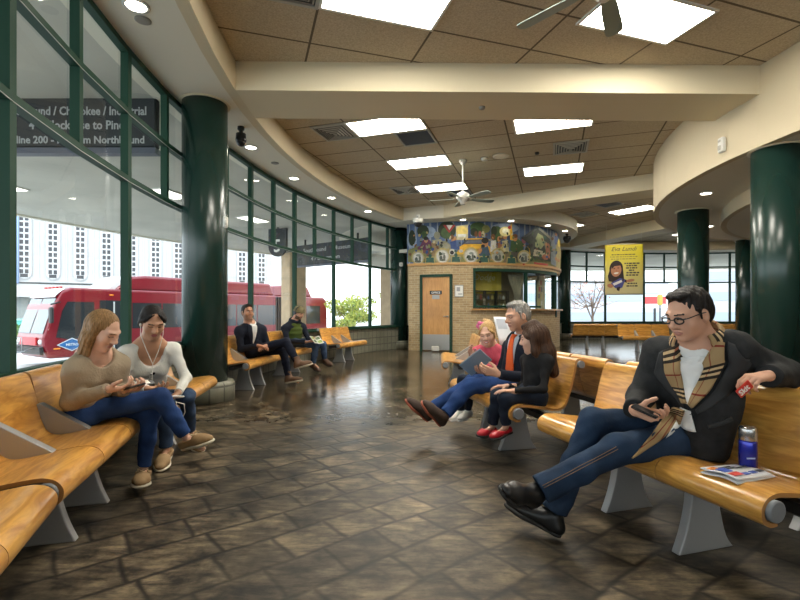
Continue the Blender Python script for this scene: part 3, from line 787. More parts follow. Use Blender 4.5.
# reclining stone figure
mpoly([(434,258),(436,248),(440,241),(446,241),(452,246),(456,254),(457,262),(436,262)], ST); mell(437,235.5,3.2,4,ST); mpoly([(432,240),(441,239),(443,243),(434,244)], (.32,.32,.22))
mell(446,246,4,3,(.30,.30,.22)); mell(442,251,4,4,(.18,.18,.13)); mpoly([(431,243),(436,241),(437,254),(432,258)], (.30,.20,.10))
# purple-shirted man
mpoly([(420,246),(423,240),(427,238),(431,241),(432,248),(429,250),(423,250)], PU); mell(426,240,2,2.8,SK); mell(426,238.5,2.3,2,BK); mpoly([(422,250),(429,250),(430,258),(424,260)], (.20,.09,.07)); mpoly([(417,248),(422,244),(423,247),(419,250)], PU)
mell(454,240,2.2,4,SK,rot=.5); mpoly([(450,242),(456,240),(457,249),(451,249)], BL); mell(452,237,2,2.5,BR_)
# yellow taxi
mpoly([(457,253),(459,247),(464,244),(486,244),(490,247),(491,255),(458,256)], YL); mpoly([(462,244),(466,239),(484,238.5),(488,244)], (.05,.06,.09)); mpoly([(465,243.2),(468,240.3),(482,240),(484,243.2)], (.12,.14,.19))
mell(461,251,2.2,1.5,WH); mpoly([(466,238.5),(483,238),(483,239.2),(466,239.7)], YL); mpoly([(458,254.5),(491,253.5),(491,256),(458,257)], (.30,.22,.06)); mpoly([(466,249),(480,248.5),(479,251),(467,251.5)], (.42,.25,.03))
# photographer and small crowd
mpoly([(480,262),(478,252),(482,246),(488,246),(490,254),(489,263)], (.05,.09,.14)); mell(485,243,3.2,4.2,SK); mell(485,240.5,3.6,3,BK); mell(483,246,2,1.6,BK); mell(480,251,1.8,3,SK,rot=.4)
mpoly([(490,252),(491,241),(496,240),(497,251)], WH); mell(493,237,2.2,3.2,BR_); mpoly([(497,252),(498,243),(502,242),(502,252)], (.3,.12,.06)); mell(499,239,1.8,2.8,SK)
mpoly([(502,252),(502,241),(508,240),(509,252)], CRM); mell(505,236.5,2.2,3,SK); mpoly([(503,252),(509,252),(509,264),(504,264)], (.22,.17,.1))
mpoly([(510,250),(511,241),(518,239),(524,243),(523,251),(516,254)], MG); mell(515,238,2.5,3.4,SK); mell(515,236,2.8,2,BR_); mpoly([(511,252),(519,252),(518,262),(512,262)], (.09,.08,.07))
mell(505.5,231.5,6,5,(.75,.66,.30)); mell(505.5,231,3.2,2.8,(.95,.9,.66)); mpoly([(510,226),(511.5,222),(513,240),(510,240)], YL); mell(509.5,227.5,1.6,1.8,RD)
mell(524,240,2.4,3.8,(.25,.08,.10)); mpoly([(526,252),(528,245),(531,248),(532,255),(528,258)], YL)
# dark diner car with a pitched roof
mpoly([(521,238),(528,233),(536,227.5),(548,237),(553,246),(553,262),(531,258),(529,244)], (.035,.045,.035)); mpoly([(523,237),(536,226.5),(539,228),(527,236.5)], (.11,.13,.14)); mpoly([(538,228.5),(541,228.5),(552,238),(551,240)], (.30,.30,.24))
mpoly([(535,240),(538,233),(543,236),(545,244),(541,249),(535,247)], (.32,.36,.18)); mpoly([(534,249),(547,252),(548,257),(533,256)], (.58,.52,.36)); mpoly([(544,241),(547,242),(548,250),(545,249)], (.18,.22,.16)); mpoly([(530,244),(534,239),(534,252),(531,254)], (.06,.07,.05))
mell(548,250,2.4,7,(.35,.12,.06)); mell(546,257,4,3,(.42,.14,.07)); mpoly([(534,262),(548,264),(548,266),(534,264)], RD)
mpoly([(551,238),(554,232),(557,246),(556,266),(551,264)], (.22,.26,.28)); mpoly([(556,246),(559,238),(561,252),(560,269),(556,268)], GD); mell(556,240,1.6,5,(.06,.09,.22)); mell(559,243,1.4,4,(.7,.55,.1))
mell(527,252,2.4,5,DG); mell(531,258,2.5,3,MG)
# arched picture medallions and green plaques along the foot
for x, y, r in ((418,257.5,5.6),(442.5,256,6.6),(471,255.5,6.8),(498,255.7,6.2),(524,257,5.4)):
    mell(x, y, r+1.2, r+1.7, GD); mell(x, y+.3, r, r+.3, (.48,.46,.36)); mell(x, y+.5, r-1.2, r-.6, WH if x < 480 else (.42,.43,.36))
    mell(x-1.6, y+2, 1.6, 2.4, (.06,.08,.07)); mell(x+1.8, y+1.2, 1.3, 2.8, (.13,.14,.12)); mell(x+.3, y-2.2, 2.4, 1.3, (.22,.25,.22)); mell(x, y+4, 3.2, 1.2, (.10,.11,.08))
    mpoly([(x-2,y+6.6),(x+2,y+6.5),(x+1.6,y+8),(x-1.6,y+8)], RD)
for x, y in ((430,259.5),(456,258.7),(484,259),(511.5,260)):
    mpoly([(x-4.4,y-3),(x+4.4,y-3),(x+5,y+4),(x-5,y+4)], GD); mpoly([(x-3.7,y-2),(x+3.7,y-2),(x+4.2,y+3.2),(x-4.2,y+3.2)], TE); mell(x,y-3.6,1.8,1.8,TE)
mell(452,252,3,3.2,(.55,.55,.5)); mell(452,252.6,2,2,BK)
rr_ = random.Random(11)
for i in range(170):
    c_ = rr_.choice((DG, DG, BK, BR_, MG, ST, SK, OL, GD, BL, CRM, TE)); x_ = rr_.uniform(410, 559); y_ = rr_.triangular(231, 262, 248)
    if 460 < x_ < 490 and 240 < y_ < 256: continue
    mell(x_, y_, rr_.uniform(.5,1.5), rr_.uniform(.6,2.2), c_, n=8, rot=rr_.uniform(-.6,.6))
mural.build('painting', mu_m, mur_bg)
# ------------------------------------------------------------------ hanging yellow banner
A, B_ = W(605, 245, 15.6), W(643, 245, 15.35)
v = B_-A; rz = math.atan2(v.y, v.x); bw = v.length; zt = W(605, 245, 15.6).z; zb = W(605, 295, 15.6).z; bh = zt-zb
e = empty('banner', (A.x, A.y, zt), rz, 'yellow hanging banner with a smiling dark-haired woman, before the far windows', 'banner')
def bmat():
    m = bpy.data.materials.new('banner_yellow'); N, L = nodes_of(m); b = N['Principled BSDF']
    tc = N.new('ShaderNodeTexCoord'); sp = N.new('ShaderNodeSeparateXYZ'); L.new(tc.outputs['UV'], sp.inputs[0])
    r = N.new('ShaderNodeValToRGB'); el = r.color_ramp.elements; el[0].color = (.60,.53,.30,1); el[1].position = .8; el[1].color = (.72,.60,.03,1)
    L.new(sp.outputs['Y'], r.inputs['Fac']); L.new(r.outputs['Color'], b.inputs['Base Color']); b.inputs['Roughness'].default_value = .5
    return m
def bp(u, v, o=0): return Vector((u*bw + .0*v, -o+.012*math.sin(u*5+v*2), -v*bh))
m = MB(); m.grid(lambda u, v: bp(u, v), 20, 20); m.uv = [(i/20, 1-j/20) for i in range(21) for j in range(21)]
cl = m.build('cloth', bmat(), e); sd = cl.modifiers.new('t', 'SOLIDIFY'); sd.thickness = .004
m = MB(); m.tube([(-.03,0,.01),(bw+.03,0,.01)], .012, 8); m.tube([(.05,0,.01),(.05,0,Z_SOF+.3-zt)], .003, 5); m.tube([(bw-.05,0,.01),(bw-.05,0,Z_SOF+.3-zt)], .003, 5); m.build('hanging_rod', M_WHITE, e)
art = MB(); let = MB(); tgt = [art]
def bpoly(pts, mi, o): tgt[0].add([bp(x/400., y/550., o) for x, y in pts], [tuple(range(len(pts)))], mi)
def bell(cx, cy, rx, ry, mi, o, rot=0, n=20): bpoly([(cx+rx*math.cos(2*PI*i/n)*math.cos(rot)-ry*math.sin(2*PI*i/n)*math.sin(rot), cy+rx*math.cos(2*PI*i/n)*math.sin(rot)+ry*math.sin(2*PI*i/n)*math.cos(rot)) for i in range(n)], mi, o)
bell(118, 265, 72, 92, 0, .014, .1); bpoly([(50,280),(190,270),(200,380),(130,420),(40,400),(30,340)], 0, .0145)
bell(118, 278, 55, 74, 1, .017, .12); bell(118, 312, 26, 9, 2, .020, -.15); bell(98, 262, 10, 5, 0, .02); bell(140, 256, 10, 5, 0, .02); bell(122, 285, 8, 10, 5, .02)
bpoly([(70,215),(130,190),(180,225),(150,230),(100,235),(72,270)], 0, .021)
bpoly([(60,420),(160,365),(215,385),(180,470),(140,490),(100,470)], 3, .022); bpoly([(80,425),(175,385),(180,410),(95,450)], 2, .024)
bell(55, 450, 32, 22, 1, .025, .2); bpoly([(185,370),(240,395),(225,420),(180,400)], 0, .022); bell(265, 395, 45, 16, 1, .025, -.15)
bpoly([(120,470),(160,460),(150,510),(125,500)], 0, .023)
def btext(t, size, x, y, mi=4, **k):
    ve, fa = text_mesh(t, size*bh/550., .001, **k)
    p = bp(x/400., y/550., .018); tgt[0].add([p + Vector((a, -c, b)) for a, b, c in ve], fa, mi)
tgt[0] = let
btext('Eva Lundi', 66, 195, 70, align='CENTER', shear=.4)
for y, w in ((112, 250), (136, 280), (160, 260)):
    k = 0; x = 195-w/2
    while x < 195+w/2:
        ww = random.choice((14,22,30)); bpoly([(x,y-6),(x+ww,y-6),(x+ww,y+3),(x,y+3)], 4 if y < 130 else 6, .016); x += ww+9
for y, w in ((210,150),(235,110),(260,120),(285,60),(312,110),(338,115),(428,90),(456,110)):
    x = 280-w/2
    while x < 280+w/2:
        ww = random.choice((16,24,32)); bpoly([(x,y-9),(x+ww,y-9),(x+ww,y+5),(x,y+5)], 4, .016); x += ww+7
bm_ = [mat('b_hair', (.02,.008,.006), .5), mat('b_skin', (.45,.19,.10), .5), mat('b_white', (.7,.68,.65), .5), mat('b_blue', (.06,.07,.25), .5), mat('b_ink', (.03,.025,.03), .5), mat('b_blush', (.38,.14,.08), .5), mat('b_olive', (.30,.25,.05), .5)]
art.build('portrait', bm_, cl); let.build('lettering', bm_, cl)
# ------------------------------------------------------------------ plywood benches
def catmull(pts, n=4):
    out = []
    for i in range(len(pts)-1):
        p0 = pts[max(i-1,0)]; p1 = pts[i]; p2 = pts[i+1]; p3 = pts[min(i+2,len(pts)-1)]
        for k in range(n):
            t = k/n
            out.append(tuple(.5*((2*p1[j])+(-p0[j]+p2[j])*t+(2*p0[j]-5*p1[j]+4*p2[j]-p3[j])*t*t+(-p0[j]+3*p1[j]-3*p2[j]+p3[j])*t**3) for j in range(2)))
    out.append(pts[-1]); return out
PROF = catmull([(-.60,.715),(-.602,.745),(-.585,.765),(-.562,.762),(-.548,.735),(-.525,.66),(-.50,.58),(-.475,.505),(-.445,.445),(-.40,.415),(-.34,.408),(-.25,.418),(-.15,.432),(-.06,.442),(-.015,.443),(.022,.432),(.043,.405),(.038,.372),(.012,.356),(-.02,.358)], 4)
PROF = [((y*.85 if y < 0 else y), z) for y, z in PROF]
def shell_mesh(x0, x1):
    n = len(PROF); th = .017
    nor = []
    for i in range(n):
        a = PROF[max(i-1,0)]; b = PROF[min(i+1,n-1)]
        d = (b[0]-a[0], b[1]-a[1]); l = math.hypot(*d); nor.append((d[1]/l, -d[0]/l))
    inner = [(p[0]+q[0]*-th, p[1]+q[1]*-th) for p, q in zip(PROF, nor)]
    # choose the side that lies behind/below the visible face
    m = MB(); cols = 6
    for sgn, prof in ((0, PROF), (1, inner)):
        for (y, z) in prof:
            k = 0.0
            if z > .62 and y < -.35: k = .010*((z-.62)/.14)**2
            for c in range(cols+1):
                x = (x0+k) + (x1-x0-2*k)*c/cols
                m.v.append((x, y, z))
    N_ = n*(cols+1)
    for i in range(n-1):
        for c in range(cols):
            a = i*(cols+1)+c
            m.f.append((a, a+1, a+cols+2, a+cols+1)); m.m.append(0); m.sm.append(True)
            b = a+N_
            m.f.append((b, b+cols+1, b+cols+2, b+1)); m.m.append(0); m.sm.append(True)
    for i in range(n-1):
        for c in (0, cols):
            a = i*(cols+1)+c
            m.add([m.v[a], m.v[a+cols+1], m.v[a+cols+1+N_], m.v[a+N_]], [(0,1,2,3)], 1)
    for i in (0, n-1):
        for c in range(cols):
            a = i*(cols+1)+c
            m.add([m.v[a], m.v[a+1], m.v[a+1+N_], m.v[a+N_]], [(0,1,2,3)], 1)
    return m
M_EDGE = mat('ply_edge', (.42,.20,.06), .5)
SEATW = .48
def make_bench(dividers=(-1, 1)):
    e = empty('bench', (0,0,0), 0, 'bench', 'bench', None)
    for i in (-1, 0, 1):
        x0 = i*SEATW-SEATW/2+.002; x1 = i*SEATW+SEATW/2-.002
        shell_mesh(x0, x1).build('seat_shell', [M_WOOD, M_EDGE], e)
    for s in (-1, 1):
        m = MB(); x = s*1.5*SEATW
        m.tube([(x-s*.03, .002, .40), (x+s*.012, .002, .40), (x+s*.016, .002, .40)], [.041,.041,.034], 24); m.build('end_cap', M_CAP, e)
        m = MB(); m.tube([(x-s*.03, -.495, .742), (x+s*.010, -.495, .742)], [.026,.026], 16); m.build('end_cap', M_CAP, e)
    m = MB(); m.rbox((0, -.21, .365), (1.40, .07, .05), .008); m.build('beam', M_DARKMETAL, e)
    for s in (-1, 1):
        x = s*SEATW/2
        poly = catmull([(-.055,0),(-.09,.08),(-.12,.18),(-.135,.28),(-.14,.40)], 3) + catmull([(-.27,.40),(-.285,.28),(-.31,.16),(-.34,.06),(-.385,0)], 3)
        m = MB(); m.prism(poly, lambda u, v, t: (x+t, u, v), -.024, .024)
        lg = m.build('leg', M_ALU, e); bv = lg.modifiers.new('b', 'BEVEL'); bv.width = .006; bv.segments = 2; bv.limit_method = 'ANGLE'
    for s in dividers:
        x = s*SEATW/2
        poly = [(-.425,.600),(-.398,.605),(-.175,.462),(-.145,.440),(-.17,.428),(-.27,.412),(-.34,.417),(-.378,.45),(-.405,.52)]
        m = MB(); m.prism(poly, lambda u, v, t: (x+t, u, v), -.026, .026)
        d = m.build('divider', M_ALU, e); bv = d.modifiers.new('b', 'BEVEL'); bv.width = .004; bv.segments = 2; bv.limit_method = 'ANGLE'
    return e
BENCH0 = make_bench()
first = [True]
def place_bench(r, a, inward, label, group=None, rr=None):
    """front roll axis at radius r, bench centred at angle a, facing the hall centre (inward) or the windows"""
    half = .72
    p = P(math.sqrt(max(r*r-0, 0)), a); t = math.radians(a)
    d = Vector((math.cos(t), math.sin(t), 0)) if inward else Vector((-math.cos(t), -math.sin(t), 0))
    rz = math.atan2(d.y, d.x)-PI/2
    if first[0]:
        first[0] = False; o = BENCH0; o.location = p; o.rotation_euler = (0,0,rz); o['label'] = label
    else: o = dup(BENCH0, p, rz, label)
    return o
LB = 13.915
place_bench(LB, 15.55, True, 'amber plywood bench under the woman in the taupe sweater')
place_bench(LB, 21.75, True, 'nearest left plywood bench, only its front end showing at left edge')
place_bench(13.84, 8.5, True, 'plywood bench under the woman in the white cardigan, ending at the thick column')
place_bench(13.87, -3.2, True, 'plywood bench under the man in the dark suit')
place_bench(13.87, -9.7, True, 'plywood bench under the man in the green vest')
place_bench(13.7, -19.6, True, 'empty plywood bench under the far left windows')
RB = 11.32
gb = place_bench(11.335, 20.3, False, 'plywood bench under the man with the checked scarf')
gb.location = (1.158, 2.40, 0); gb.rotation_euler = (0, 0, math.atan2(-.283, -.958)-PI/2)
place_bench(RB, 11.4, False, 'plywood bench under the grey-haired man and two girls')
place_bench(11.15, -4.6, False, 'plywood bench with a dark pen on it, behind the pink girl')
place_bench(RB-1.17, 11.8, True, 'plywood bench back to back with the bench of the grey-haired man')
place_bench(RB-1.20, 20.3, True, 'plywood bench back to back with the bench of the scarf man')
place_bench(11.15-1.17, -4.6, True, 'plywood bench back to back with the bench holding a dark pen')
def free_bench(x, y, rz, label):
    return dup(BENCH0, (x, y, 0), rz, label)
free_bench(7.15, 13.5, PI-.12, 'far plywood bench facing the room, straight below the yellow banner')
free_bench(6.15, 15.0, -.10, 'far plywood bench left of and behind the one below the banner')
free_bench(8.95, 13.75, PI-.05, 'far plywood bench behind the head of the scarf man')
free_bench(10.45, 13.9, PI+.02, 'far plywood bench right of the scarf man, against the distant column')
# ------------------------------------------------------------------ forecourt
GZ = -.96
M_ROAD = mat('pale_concrete', (.60,.60,.58), .85, var=(.25,.12), bump=(8,.2,.01))
m = MB(); m.add([(-160,-60,GZ),(160,-60,GZ),(160,220,GZ),(-160,220,GZ)], [(0,1,2,3)]); m.build('pavement', M_ROAD, kind='structure')
m = MB(); m.sector(14.6, 15.2, GZ, -.02, 60, -180, 70); m.build('plinth', M_ROAD, kind='structure')
M_CANOPY = mat('canopy_grey', (.50,.485,.42), .85, var=(.6,.12), bump=(3,.15,.02))
m = MB(); m.sector(14.9, 23.1, Z_SOF, Z_SOF+.6, 70, -180, 90); m.build('canopy', M_CANOPY, kind='structure')
m = MB(); m.sector(23.05, 23.2, Z_SOF-.05, 4.9, 70, -180, 90); m.build('canopy_edge', M_SOFFIT, kind='structure')
M_PIER = mat('tan_pier', (.50,.38,.24), .8, var=(3,.12), bump=(20,.3,.01))
for i, (x, y, l) in enumerate(((-4.75, 21.0, 'square tan pier outside, behind the man in the green vest'), (-.45, 24.2, 'square tan pier outside, beside the slim far column'), (15.4, 24.5, 'square tan pier outside the far right windows'))):
    e = empty('canopy_pier', (x, y, GZ), [.72, .95, 1.8][i], l, 'pier', None)
    m = MB(); m.rbox((0,0,2.35), (.82,.82,4.75), .03); m.build('shaft', M_PIER, e)
    m = MB(); m.rbox((0,0,.25), (.95,.95,.5), .03); m.build('plinth_block', M_ROAD, e)
for i, (px, py) in enumerate(((12,171),(30,171),(160,135),(178,170),(232,187),(262,213))):
    pass
# canopy downlights
for i, (r, a) in enumerate(((17.5, 10.5), (17.5, -4), (17.5, -14), (17.5,-24), (20.5,3), (20.5,-10))):
    p = P(r, a, Z_SOF); t = math.radians(a)
    e = empty('canopy_light', p, math.atan2(-math.sin(t), -math.cos(t)), ['lit square light under the outside canopy, nearest', 'lit canopy light seen just left of the near column', 'lit canopy light seen right of the near column', 'lit canopy light above the pier', 'lit canopy light farther out, left of the near column', 'lit canopy light farther out, right of the near column'][i], 'canopy light')
    m = MB(); m.box((0,0,-.012), (.5,.9,.03)); m.build('frame', M_WHITE, e); m = MB(); m.box((0,0,-.03), (.42,.82,.012)); m.build('diffuser', mat('canopy_lamp', (.9,.9,.85), .5, emit=((1,.96,.86), 2.2)), e)
# ------------------------------------------------------------------ hanging route signs
M_SIGN = mat('sign_slate', (.018,.022,.024), .5); M_LETTER = mat('sign_letter', (.42,.43,.42), .6)
def sign(c, rz, w, h, lines, label, dtop):
    e = empty('route_sign', c, rz, label, 'sign')
    m = MB(); m.rbox((0,0,0), (w,.12,h), .02); pn = m.build('panel', M_SIGN, e)
    m = MB(); m.box((0,-.005,-h/2-.04), (w,.13,.07)); m.build('rail', mat('sign_rail', (.09,.10,.13), .5), e)
    m = MB()
    for s in (-1,1): m.box((s*w*.35, 0, h/2+dtop/2), (.05,.05,max(dtop,.01)))
    m.build('hanger', M_DARKMETAL, e)
    m = MB()
    for (t, x, z, s, wd) in lines:
        ve, fa = text_mesh(t, s, .003, bold=.003); x1_ = max(q[0] for q in ve); k_ = wd/x1_
        m.add([(x+a*k_, -.064-c_, z+b) for a, b, c_ in ve], fa)
    m.build('lettering', M_LETTER, pn)
Ys = 5.95
def sx(px): return (px-400)/F*Ys
def sz(py): return CAMH+(313-py)/F*Ys
x0, x1 = sx(-75), sx(158); zc_ = (sz(99)+sz(149))/2; hh = sz(99)-sz(149)
cxs = (x0+x1)/2
sign((cxs, Ys, zc_), 0, x1-x0, hh, [
    ('Northbound / Cherokee / Industrial', sx(3)-cxs, sz(117)-zc_, .150, sx(149)-sx(3)),
    ('4 - Clockwise to Pine', sx(33)-cxs, sz(131)-zc_, .155, sx(127)-sx(33)),
    ('Nightline 200 - Museum Northbound', sx(-2)-cxs, sz(145)-zc_, .130, sx(147)-sx(-2))],
    'long dark route sign with pale lettering outside the upper left windows', .01)
t = math.radians(-36); d = Vector((-math.cos(t), -math.sin(t), 0))
c = P(17.4, -35.2, 3.22)
sign(c, math.atan2(-d.y, -d.x), 3.6, .72, [('Southbound', -1.3, .08, .2, 1.15), ('Museum', .2, .08, .2, .85), ('4 - Downtown', -.9, -.22, .18, 1.4)], 'dark route sign outside the far left upper windows', .2)
e = empty('gate_sign', W(278, 243, 14.8), -.35, 'round-bottomed dark sign numbered 5 outside behind the suited man', 'sign')
pts = [(-.33,.45),(-.33,-.1)] + [(-.33*math.cos(q*PI/10), -.1-.33*math.sin(q*PI/10)) for q in range(1,10)] + [(.33,-.1),(.33,.45)]
m = MB(); m.prism(pts, lambda u, v, w: (u, w, v), -.04, .04); pn = m.build('panel', M_SIGN, e)
m = MB(); put_text(m, '5', .55, (0,-.045,-.28), (1,0,0), (0,0,1), align='CENTER', bold=.01); m.build('numeral', M_WHITE, pn)
m = MB(); m.box((0,0,.6), (.06,.06,.3)); m.build('hanger', M_DARKMETAL, e)
# ------------------------------------------------------------------ opposite building with slotted piers
A, B_ = Vector((-56.5, 52.0, GZ)), Vector((-19.5, 72.5, GZ))
v = B_-A; L_ = v.length; rz = math.atan2(v.y, v.x)
e = empty('office_building', A, rz, 'white precast building with tall perforated slots across the road', 'building')
M_PRE = mat('white_precast', (.44,.44,.44), .8, var=(.15,.07))
m = MB(); m.box((L_/2, 3, 15), (L_+10, 6, 18.2)); m.build('wall', M_PRE, e)
m = MB(); m.box((L_/2, .0, 4.85), (L_+10, .5, 1.6)); m.build('ledge', mat('precast_band', (.40,.40,.40), .8), e)
m = MB(); m.box((L_/2, 3.5, 2.05), (L_+10, 5, 4.1)); m.build('ground_floor', mat('ground_floor_grey', (.23,.25,.24), .7), e)
gw = mat('ground_window', (.05,.07,.075), .2)
for i in range(7):
    m = MB(); m.box((3+5.2*i, .97, 2.0), (2.6, .1, 3.2)); m.build('ground_window', gw, e)
M_HOLE = mat('slot_dark', (.05,.05,.055), .6); M_RIM = mat('slot_rim', (.36,.36,.36), .8)
n = 15
for i in range(n):
    # slots spaced evenly along the facade
    x = .4+2.86*i
    z0, z1 = 7.0, 23.0
    pts = [(-.8,z1),(-.8,z0)] + [(-.8*math.cos(q*PI/8), z0-.8*math.sin(q*PI/8)) for q in range(1,8)] + [(.8,z0),(.8,z1)]
    m = MB(); m.prism(pts, lambda u, v_, w: (x+u, w, v_), -.16, .02)
    s = m.build('slot_frame', M_RIM, e)
    m = MB(); pts = [(a*.86, b if b > z0 else z0+(b-z0)*.86) for a, b in pts]
    m.prism(pts, lambda u, v_, w: (x+u, w, v_), -.19, -.15)
    for r in range(22):
        z = z0+.1+.72*r
        for q in (-.26, .26): m.box((x+q, -.2, z+.1), (.36, .04, .5), mi=1)
    m.box((x, -.2, z0-.32), (.75,.04,.42), mi=1)
    m.build('slot_grille', [mat('slot_grey', (.50,.50,.50), .8), M_HOLE], s)
    m = MB(); m.box((x+1.43, -.04, 15), (.10, .12, 18)); m.build('joint', mat('joint_grey', (.5,.5,.5), .8), e)
m = MB(); m.tube([(11.2,-.35,5.7),(11.2,-.35,24)], .16, 8); m.build('downpipe', mat('pipe_blue', (.30,.42,.68), .5), e)
# hedge, kerb, bin
def hedge_mat():
    return mat('hedge_leaf', (.06,.12,.03), .8, var=(3,.6), bump=(6,.8,.1))
rng = random.Random(3)
def leaf_blob(mb, c, rad, n, size, r):
    for _ in range(n):
        while True:
            p = Vector((r.uniform(-1,1), r.uniform(-1,1), r.uniform(-1,1)))
            if .35 < p.length < 1: break
        p = Vector((p.x*rad[0], p.y*rad[1], p.z*rad[2]))+Vector(c)
        a = Vector((r.uniform(-1,1), r.uniform(-1,1), r.uniform(-1,1))).normalized()
        b = a.orthogonal().normalized(); s = size*r.uniform(.6,1.3)
        mb.add([p-a*s, p+b*s*.5, p+a*s, p-b*s*.5], [(0,1,2,3)], r.choice((0,0,1)))
c = W(20, 344, 33); m = MB()
m.rbox((-1.2,0,.55), (9,1.2,1.0), .2); leaf_blob(m, (-1.2,0,.65), (4.7,.8,.7), 1500, .12, rng)
o = m.build('hedge', [hedge_mat(), mat('hedge_light', (.12,.20,.05), .8)]); o.location = (c.x, c.y, GZ); o.rotation_euler = (0,0,.3); tag(o, 'low clipped green hedge across the road at left edge', 'hedge')
c = W(8, 336, 38); m = MB(); m.box((0,0,0), (12,.4,.35)); o = m.build('kerb', mat('kerb_yellow', (.62,.55,.12), .7)); o.location = (c.x, c.y, GZ+.17); o.rotation_euler = (0,0,.3); tag(o, 'yellow painted kerb behind the hedge', 'kerb')
c = W(18.5, 335, 36); e = empty('litter_bin', (c.x, c.y, GZ), 0, 'teal litter bin behind the hedge, left of the bus', 'bin')
m = MB(); m.rbox((0,0,.75), (.9,.8,1.5), .06); m.build('body', mat('bin_teal', (.10,.42,.36), .5), e); m = MB(); m.rbox((0,0,1.55), (1.0,.9,.16), .05); m.build('lid', mat('bin_teal_light', (.25,.6,.5), .5), e)
# ------------------------------------------------------------------ articulated bus
M_RED = mat('bus_red', (.19,.007,.016), .3, coat=.4); M_BGL = mat('bus_glass', (.025,.03,.035), .08, spec=.8); M_BBK = mat('bus_black', (.02,.02,.02), .5)
bp0 = Vector((-13.3, 17.5, GZ))
e = empty('bus', bp0, math.atan2(.835, .55), 'dark red articulated city bus parked outside the left windows', 'bus')
# local x runs back along the bus, local +y is away from us
BWd = 2.55
def side_prof(x): return x
m = MB()
prof = [(.18,.35),(.02,.75),(0,1.15),(.10,1.45),(.34,2.35),(.62,2.92),(.95,3.08),(11.3,3.08),(11.3,.35)]
m.prism(prof, lambda u, v_, w: (u, w, v_), 0, BWd); body = m.build('body', M_RED, e)
bv = body.modifiers.new('b', 'BEVEL'); bv.width = .10; bv.segments = 3; bv.limit_method = 'ANGLE'
m = MB(); m.prism([(12.1,.35),(12.1,3.08),(15.3,3.08),(15.6,2.8),(15.6,.35)], lambda u, v_, w: (u, w, v_), 0, BWd); b2 = m.build('rear_body', M_RED, e)
bv = b2.modifiers.new('b', 'BEVEL'); bv.width = .10; bv.segments = 3; bv.limit_method = 'ANGLE'
m = MB()
for i in range(9): m.box((11.3+.05+.088*i, BWd/2, 1.75), (.05 if i % 2 else .088, BWd-(.25 if i % 2 else .1), 2.5))
m.build('bellows', M_BBK, e)
m = MB(); m.prism([(2.6,3.05),(3.3,3.66),(3.9,3.74),(11.0,3.74),(11.3,3.05)], lambda u, v_, w: (u, w, v_), .15, BWd-.15); m.prism([(12.2,3.05),(12.4,3.75),(14.0,3.70),(14.4,3.05)], lambda u, v_, w: (u, w, v_), .15, BWd-.15)
rp = m.build('roof_fairing', M_RED, e); bv = rp.modifiers.new('b', 'BEVEL'); bv.width = .12; bv.segments = 3; bv.limit_method = 'ANGLE'
m = MB(); m.prism([(2.35,3.07),(3.1,3.68),(3.5,3.73),(2.75,3.07)], lambda u, v_, w: (u, w, v_), .25, BWd-.25); m.build('fairing_nose', mat('bus_white', (.7,.68,.68), .4), e)
# windscreen in two halves, white brow with marker lamps
def front_pt(t, y, o):     # t 0..1 up the raked windscreen
    a, b = Vector((.06,0,1.30)), Vector((.50,0,2.66))
    p = a.lerp(b, t); return Vector((p.x-o-.02*math.sin(t*PI), y, p.z))
for (y0, y1) in ((.10, BWd/2-.04), (BWd/2+.04, BWd-.10)):
    m = MB(); m.grid(lambda u, v_: front_pt(u, y0+(y1-y0)*v_, .035), 6, 4); m.build('windscreen', mat('windscreen', (.10,.13,.14), .05, spec=1.0), e)
m = MB(); m.grid(lambda u, v_: Vector((.46+.36*u, .08+(BWd-.16)*v_, 2.66+.36*u**.8+.0)) - Vector((.05,0,-.03)), 6, 4); m.build('brow', mat('bus_white', (.7,.68,.68), .4), e)
for i in range(5):
    m = MB(); m.rbox((.80, .6+.34*i, 3.10), (.10,.14,.06), .015); m.build('marker_lamp', mat('lamp_red', (.5,.03,.02), .3), e)
m = MB(); m.prism([(.02,.50),(-.10,.52),(-.12,.78),(.0,.82)], lambda u, v_, w: (u, w, v_), -.02, BWd+.02); m.build('bumper', M_BBK, e)
m = MB(); m.box((-.03, BWd/2, 1.0), (.05, 1.5, .3)); m.build('grille', mat('bus_bright_red', (.55,.02,.03), .3), e)
for y in (.25, BWd-.25):
    m = MB(); m.ball((.0, y, .98), (.06,.14,.10), 12); m.build('headlamp', mat('lamp_clear', (.7,.7,.7), .1), e)
# bicycle rack
m = MB()
for y in (.55, 2.0):
    m.tube([(-.1,y,.75),(-.55,y,.62),(-.75,y,.62),(-.8,y,1.05)], .025, 6)
for z in (.64,): m.tube([(-.55,.55,z),(-.55,2.0,z)], .025, 6); m.tube([(-.78,.55,z),(-.78,2.0,z)], .025, 6)
m.tube([(-.8,.55,1.05),(-.8,2.0,1.05)], .025, 6); m.tube([(-.35,.9,.66),(-.35,.9,1.15),(-.35,1.6,1.15),(-.35,1.6,.66)], .022, 6)
m.build('bicycle_rack', mat('rack_grey', (.30,.31,.32), .4, .5), e)
